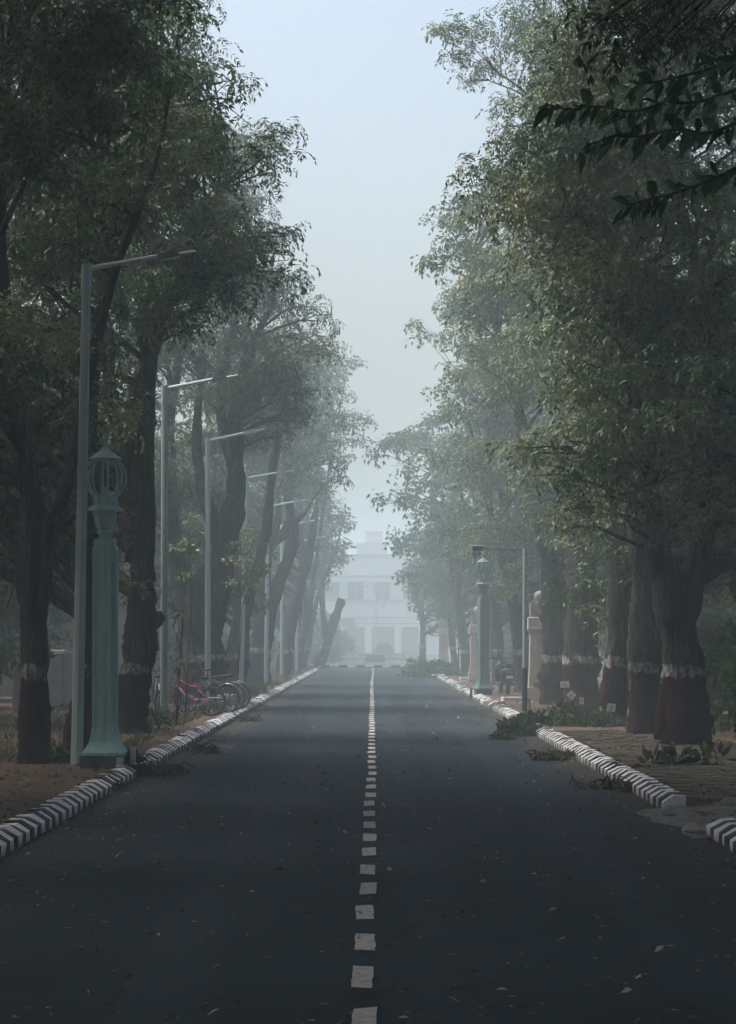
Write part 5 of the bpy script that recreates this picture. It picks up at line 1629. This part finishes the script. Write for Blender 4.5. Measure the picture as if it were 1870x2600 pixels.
weed(150, 1935, 0.20, 16, 'low green weed between the nearest lamp pole and trunk', 425, kind='bush', sc=(0.7, 1.0))
weed(400, 1840, 0.45, 40, 'weedy clump at the foot of the second lamp pole', 426, kind='bush', sc=(0.8, 1.2))
weed(340, 1850, 0.35, 30, 'weedy clump at the foot of the maroon trunk', 427, kind='bush', sc=(0.7, 1.1))
weed(540, 1812, 0.30, 26, 'weedy clump under the bicycle wheel', 428, kind='bush', sc=(0.7, 1.1))
weed(1110, 1715, 1.0, 60, 'spiky dark plant by the far right kerb', 429, kind='far', leaf='leaf_far', sc=(0.8, 1.2))
weed(1060, 1712, 0.8, 40, 'low dark bush at the far right corner of the road', 430, kind='far', leaf='leaf_far', sc=(0.8, 1.2))
# sapling sprouts of broad leaves around the forked trunk
def sapling(label, base, clusters, seed, per=70):
    build_tree(label, base, [[(base[0], base[1], PAVE-0.1, 0.020), (base[0]+0.06, base[1], 1.2, 0.016), (base[0]+0.12, base[1]+0.1, 2.4, 0.012), (clusters[0][0], clusters[0][1], clusters[0][2], 0.01)]],
               clusters, 'broad', seed, painted=False, per=per, leaf='leaf', name='sapling', tint=(0.55, 0.2), rsize=(0.45, 0.75))
Ys = 68.0
sapling('broad leaved sapling in front of the forked trunk', (P(470, 1800, Ys)[0], Ys), [(*P(480, 1340, Ys), 0.5), (*P(520, 1300, Ys), 0.35), (*P(455, 1390, Ys), 0.4), (*P(500, 1420, Ys), 0.3), (*P(470, 1470, Ys), 0.3), (*P(520, 1460, Ys), 0.25), (*P(560, 1340, Ys), 0.22)], 431)
Ys = 78.0
sapling('thin leafy sapling between the third and fourth lamp poles', (P(600, 1780, Ys)[0], Ys), [(*P(600, 1430, Ys), 0.4), (*P(640, 1460, Ys), 0.4), (*P(610, 1380, Ys), 0.3), (*P(660, 1450, Ys), 0.25), (*P(590, 1480, Ys), 0.3)], 432, per=60)
Ys = 62.0
sapling('sapling twig hanging before the pale outbuilding', (P(440, 1820, Ys)[0], Ys+1), [(*P(440, 1590, Ys), 0.16), (*P(455, 1560, Ys), 0.12), (*P(430, 1680, Ys), 0.16), (*P(465, 1690, Ys), 0.14), (*P(450, 1540, Ys), 0.14)], 433, per=90)

# loose leaves scattered on the road and both verges
def scatter(name, n, xr, yr, zf, tint, seed, material, size=(0.025, 0.075), edge=None):
    q = np.random.default_rng(seed)
    y = yr[0] + (yr[1]-yr[0])*q.uniform(0, 1, n)**1.6
    x = q.uniform(xr[0], xr[1], n)
    if edge:
        k = q.uniform(0, 1, n) < edge
        s = np.sign(q.uniform(-1, 1, n))
        x = np.where(k, s*(3.02-np.abs(q.normal(0, 0.35, n))), x)
    z = np.array([zf(a, c) for a, c in zip(x, y)])
    a = q.uniform(0, 2*PI, n); L = q.uniform(size[0], size[1], n); W = L*q.uniform(0.25, 0.6, n)
    d = np.stack([np.cos(a), np.sin(a), q.normal(0, 0.25, n)], 1)
    s = np.stack([-np.sin(a), np.cos(a), q.normal(0, 0.5, n)], 1)
    p = np.stack([x, y, z], 1)
    v = np.stack([p, p+d*L[:, None]*0.5+s*W[:, None]*0.5+np.array([0, 0, 0.008]), p+d*L[:, None]+np.array([0, 0, 0.004]), p+d*L[:, None]*0.5-s*W[:, None]*0.5+np.array([0, 0, 0.010])], 1)
    v[:, :, 2] = np.maximum(v[:, :, 2], z[:, None]+0.001)
    me = bpy.data.meshes.new(name)
    v = v.reshape(-1, 3).astype(np.float32)
    me.vertices.add(len(v)); me.loops.add(len(v)); me.polygons.add(n)
    me.vertices.foreach_set('co', v.ravel())
    me.loops.foreach_set('vertex_index', np.arange(len(v), dtype=np.int32))
    me.polygons.foreach_set('loop_start', np.arange(0, len(v), 4, dtype=np.int32))
    at = me.attributes.new('tint', 'FLOAT', 'POINT')
    at.data.foreach_set('value', np.repeat(np.clip(q.normal(tint[0], tint[1], n), 0, 1), 4).astype(np.float32))
    me.materials.append(material)
    me.update(calc_edges=True)
    o = link(name, me)
    return tag(o, kind='stuff')
road_z = lambda x, y: 0.02*(1-(x/3.4)**2)+0.006
o = scatter('fallen_leaves_on_road', 2600, (-2.9, 2.9), (14, 110), road_z, (0.72, 0.3), 501, M['dry_leaf'], edge=0.3)
tag(o, 'pale and brown dry leaves scattered over the asphalt', 'leaves')
o = scatter('fallen_leaves_left', 9000, (-7.5, -3.32), (26, 100), lambda x, y: PAVE+0.018*wob(x, y)+0.002, (0.42, 0.22), 502, M['dry_leaf'], size=(0.03, 0.09))
tag(o, 'brown dry leaves covering the left verge', 'leaves')
o = scatter('fallen_leaves_right', 2600, (3.34, 7.2), (30, 100), lambda x, y: PAVE+0.022, (0.35, 0.25), 503, M['dry_leaf'], size=(0.03, 0.08))
tag(o, 'brown dry leaves covering the right pavement', 'leaves')
# grass
def grass(name, n, xr, yr, seed, label, zf, h=(0.04, 0.14)):
    q = np.random.default_rng(seed)
    cx = q.uniform(xr[0], xr[1], n//14); cy = q.uniform(yr[0], yr[1], n//14)
    k = q.integers(0, len(cx), n)
    x = np.clip(cx[k]+q.normal(0, 0.16, n), xr[0], xr[1]); y = cy[k]+q.normal(0, 0.25, n)
    z = np.array([zf(a, c) for a, c in zip(x, y)])
    hh = q.uniform(h[0], h[1], n); a = q.uniform(0, 2*PI, n)
    lean = q.normal(0, 0.35, (n, 2))
    p = np.stack([x, y, z], 1)
    w = np.stack([np.cos(a)*0.006, np.sin(a)*0.006, np.zeros(n)], 1)
    tip = p + np.stack([lean[:, 0]*hh, lean[:, 1]*hh, hh], 1)
    mid = p + np.stack([lean[:, 0]*hh*0.35, lean[:, 1]*hh*0.35, hh*0.6], 1)
    v = np.stack([p-w, p+w, mid+w*0.7, tip], 1).reshape(-1, 3).astype(np.float32)
    me = bpy.data.meshes.new(name)
    me.vertices.add(len(v)); me.loops.add(len(v)); me.polygons.add(n)
    me.vertices.foreach_set('co', v.ravel())
    me.loops.foreach_set('vertex_index', np.arange(len(v), dtype=np.int32))
    me.polygons.foreach_set('loop_start', np.arange(0, len(v), 4, dtype=np.int32))
    at = me.attributes.new('tint', 'FLOAT', 'POINT')
    at.data.foreach_set('value', np.repeat(np.clip(q.normal(0.5, 0.25, n), 0, 1), 4).astype(np.float32))
    me.materials.append(M['grass'])
    me.update(calc_edges=True)
    o = link(name, me)
    tag(o, label, 'grass', kind='stuff')
grass('grass_left', 16000, (-7.8, -3.7), (44, 120), 511, 'sparse grass tufts on the left verge', lambda x, y: PAVE-0.01+0.018*wob(x, y))
grass('grass_left_far', 5000, (-6, -3.4), (84, 200), 513, 'grass strip along the far left kerb', lambda x, y: PAVE-0.01+0.018*wob(x, y), h=(0.06, 0.22))
grass('grass_right', 7000, (3.9, 7.5), (60, 200), 512, 'sparse grass tufts on the right verge', lambda x, y: PAVE-0.02)
# hedge behind the right trunks
hq = np.random.default_rng(520)
for i, (y0, y1, x, lab) in enumerate(((46, 62, 6.6, 'dark hedge behind the nearest right trunks'), (62, 80, 6.5, 'dark hedge behind the middle right trunks'), (100, 128, 6.3, 'dark hedge beyond the scooter'),
                                      (94, 118, -6.9, 'dark hedge behind the fourth street lamp'), (118, 150, -6.8, 'hazy hedge behind the fifth street lamp'), (150, 200, -6.6, 'faint hedge along the far left trees'), (150, 200, 6.3, 'faint hedge along the far right trees'))):
    n = int((y1-y0)*26)
    root = empty('hedge', (x, y0, PAVE), lab, 'hedge')
    pos = np.stack([hq.normal(0, 0.38, n), hq.uniform(0, y1-y0, n), hq.uniform(0.05, 1.0, n)**0.7*1.75], 1)
    link('foliage', leaf_mesh('foliage', pos, 'bush', np.clip(hq.normal(0.4, 0.2, n), 0, 1), M['hedge'], seed=530+i, scale=(1.2, 2.2)), root)
    b = MB()
    for k in range(int((y1-y0)/1.2)):
        b.tube([(0, k*1.2+0.3, -0.05), (0.05, k*1.2+0.35, 0.7), (hq.normal(0, 0.2), k*1.2+0.3+hq.normal(0, 0.2), 1.4)], [0.03, 0.022, 0.01], n=5)
    b.build('stems', M['bark'], root)['kind'] = 'stuff'

# ------------------------------------------------------------------ near tree at the right whose boughs hang into the top right corner
Yn = 15.0
nt_root = empty('overhanging_tree', (4.6, Yn+0.6, PAVE-0.01), 'near dark branches with large glossy leaves at the upper right corner', 'tree')
o0 = np.array([4.6, Yn+0.6, PAVE-0.01])
b = MB()
b.tube([(0, 0, -0.1), (0, 0, 0.6), (-0.1, 0, 2.0), (-0.3, -0.1, 3.4), (-0.8, -0.2, 4.6), (-1.4, -0.4, 5.4)], [0.17, 0.13, 0.11, 0.10, 0.07, 0.03], n=12, jit=0.06)
def loc_(px, py, dY=0.0): return np.array(P(px, py, Yn+dY)) - o0
boughs = [
    [(2050, 150, .3), (1900, 215, .2), (1780, 256, .1), (1690, 262, .15), (1610, 282, 0), (1520, 270, -.1), (1440, 276, 0), (1385, 262, 0)],
    [(2050, 250, .3), (1900, 300, .2), (1800, 338, 0), (1720, 328, .1), (1630, 345, 0), (1550, 346, -.1), (1480, 380, 0)],
    [(2050, 330, .4), (1920, 400, .3), (1820, 450, .2), (1720, 488, .1), (1650, 505, 0), (1590, 522, 0)],
    [(2050, 80, .2), (1920, 130, .1), (1800, 175, .1), (1700, 200, 0), (1620, 215, 0)],
]
lv = []; lt = []
q = np.random.default_rng(601)
for bi, bo in enumerate(boughs):
    pts = [loc_(*t) for t in bo]
    path = smooth_path([(*p, 0.010-0.007*i/len(pts)) for i, p in enumerate(pts)], 8)
    b.tube([p[:3] for p in path], [max(p[3], 0.003) for p in path], n=6, cap=False)
    b.tube([(-0.9, -0.25, 4.7), (pts[0]+np.array([-0.9, -0.25, 4.7]))/2+np.array([0, 0, .1]), pts[0]], [0.05, 0.035, 0.02], n=6, cap=False)
    for i in range(6, len(path)):
        p = path[i][:3]
        tdir = norm(path[i][:3]-path[i-1][:3])
        u = i/len(path)
        if q.random() < 0.22: continue
        for s in range(int(q.integers(1, 4))):
            L = q.uniform(0.06, 0.16)*(1.1-0.3*u); W = L*q.uniform(0.36, 0.5)
            d = norm(tdir*q.uniform(0.2, 1.0) + np.array([q.normal(0, 0.35), (1 if s % 2 else -1)*q.uniform(0.1, 0.9), (-0.8 if q.random() < 0.62 else 0.35)+q.normal(0, 0.35)]))
            side = norm(np.cross(d, norm(np.array([q.normal(0, 0.7), -0.7+q.normal(0, 0.7), 0.8]))))
            base = p + tdir*q.uniform(-0.02, 0.02)
            nrm_ = norm(np.cross(d, side))
            # a six-point leaf folded along its midrib
            m1, m2 = base+d*L*0.3, base+d*L*0.68
            tip = base+d*L+np.array([0, 0, -0.02])
            f = nrm_*W*0.16
            A = [base, m1+side*W*0.46+f, m1, m1-side*W*0.46+f, m2+side*W*0.38+f, m2, m2-side*W*0.38+f, tip]
            lv.append(A); lt.append(np.clip(q.normal(0.45, 0.25), 0, 1))
verts = np.array(lv).reshape(-1, 3)
faces = []
for k in range(len(lv)):
    j = 8*k
    faces += [(j, j+1, j+2), (j, j+2, j+3), (j+1, j+4, j+5, j+2), (j+2, j+5, j+6, j+3), (j+4, j+7, j+5), (j+5, j+7, j+6)]
me = bpy.data.meshes.new('broad_leaves')
me.from_pydata([tuple(v) for v in verts], [], faces)
at = me.attributes.new('tint', 'FLOAT', 'POINT')
at.data.foreach_set('value', np.repeat(np.array(lt), 8).astype(np.float32))
me.materials.append(M['broad_leaf'])
link('broad_leaves', me, nt_root)
b.build('trunk', M['bark'], nt_root, smooth=True)
# darker pinnate sprays hanging above them, from the neem overhead
ne = empty('overhead_neem', (5.4, 17.5, PAVE-0.01), 'near black pinnate leaf sprays hanging at the top right corner', 'tree')
o1 = np.array([5.4, 17.5, PAVE-0.01])
b = MB()
b.tube([(0, 0, -0.1), (0, 0, 0.8), (-0.1, 0, 3.0), (-0.5, -0.1, 4.4), (-1.6, -0.3, 5.6), (-2.6, -0.6, 6.1)], [0.2, 0.16, 0.14, 0.11, 0.07, 0.03], n=12, jit=0.06)
pos = []
Yk = 17.0
for (px, py) in ((1510, 85), (1560, 110), (1585, 150), (1610, 60), (1660, 80), (1700, 120), (1640, 130), (1740, 70), (1780, 100), (1620, 175), (1590, 60), (1680, 40), (1760, 30), (1830, 60), (1840, 120), (1720, 10), (1640, 10), (1800, 150), (1545, 55)):
    pos.append(np.array(P(px, py-20, Yk+q.uniform(-0.4, 0.4)))-o1)
    e = pos[-1]
    b.tube([(-2.4, -0.55, 6.0), (e+np.array([-2.4, -0.55, 6.0]))/2+np.array([0, 0, 0.1]), e], [0.018, 0.012, 0.004], n=5, cap=False)
pos = np.array(pos)
pp = pos
link('crown', leaf_mesh('crown', pp, 'near', np.clip(q.normal(0.2, 0.12, len(pp)), 0, 1), M['leaf'], seed=610, scale=(0.4, 0.62), tilt=0.5), ne)
b.build('trunk', M['bark'], ne, smooth=True)
# bright young sprig at the right edge
Yg = 20.0
sp = empty('leafy_shoot', (3.6, Yg, PAVE), 'bright green leaf sprig poking in at the right edge', 'plant')
osp = np.array([3.6, Yg, PAVE])
b = MB(); tip = np.array(P(1800, 968, Yg))-osp
b.tube([(0, 0, -0.1), (-0.2, 0, 1.6), tuple(tip*np.array([0.6, 1, 0.9])), tuple(tip)], [0.02, 0.015, 0.008, 0.003], n=6); b.build('stem', M['stem'], sp)
link('leaves', leaf_mesh('leaves', np.array([tip, tip+np.array([0.03, 0, -0.02]), tip*np.array([.8, 1, .96]), tip*np.array([.7, 1, .93])]), 'bush', np.array([1.0, 0.95, 0.7, 0.7]), M['broad_leaf'], seed=611, scale=(0.6, 0.9)), sp)

# ------------------------------------------------------------------ fog: one closed box of pale air round everything
nt = M['haze'].node_tree if M['haze'].use_nodes else None
M['haze'].use_nodes = True
nt = M['haze'].node_tree
for nd in list(nt.nodes): nt.nodes.remove(nd)
out = nt.nodes.new('ShaderNodeOutputMaterial')
pv_ = nt.nodes.new('ShaderNodeVolumePrincipled')
pv_.inputs['Color'].default_value = (*HAZE_COLOR, 1)
pv_.inputs['Density'].default_value = HAZE_DENSITY
pv_.inputs['Anisotropy'].default_value = 0.0
nt.links.new(pv_.outputs[0], out.inputs['Volume'])
b = MB(); b.box(-700, 700, -300, 1300, -1.2, 22.0)
tag(b.build('haze', M['haze']), kind='stuff')
print('TRIS', sum(sum(len(p.vertices)-2 for p in me.polygons) if len(me.polygons) < 20000 else len(me.polygons)*2 for me in bpy.data.meshes))
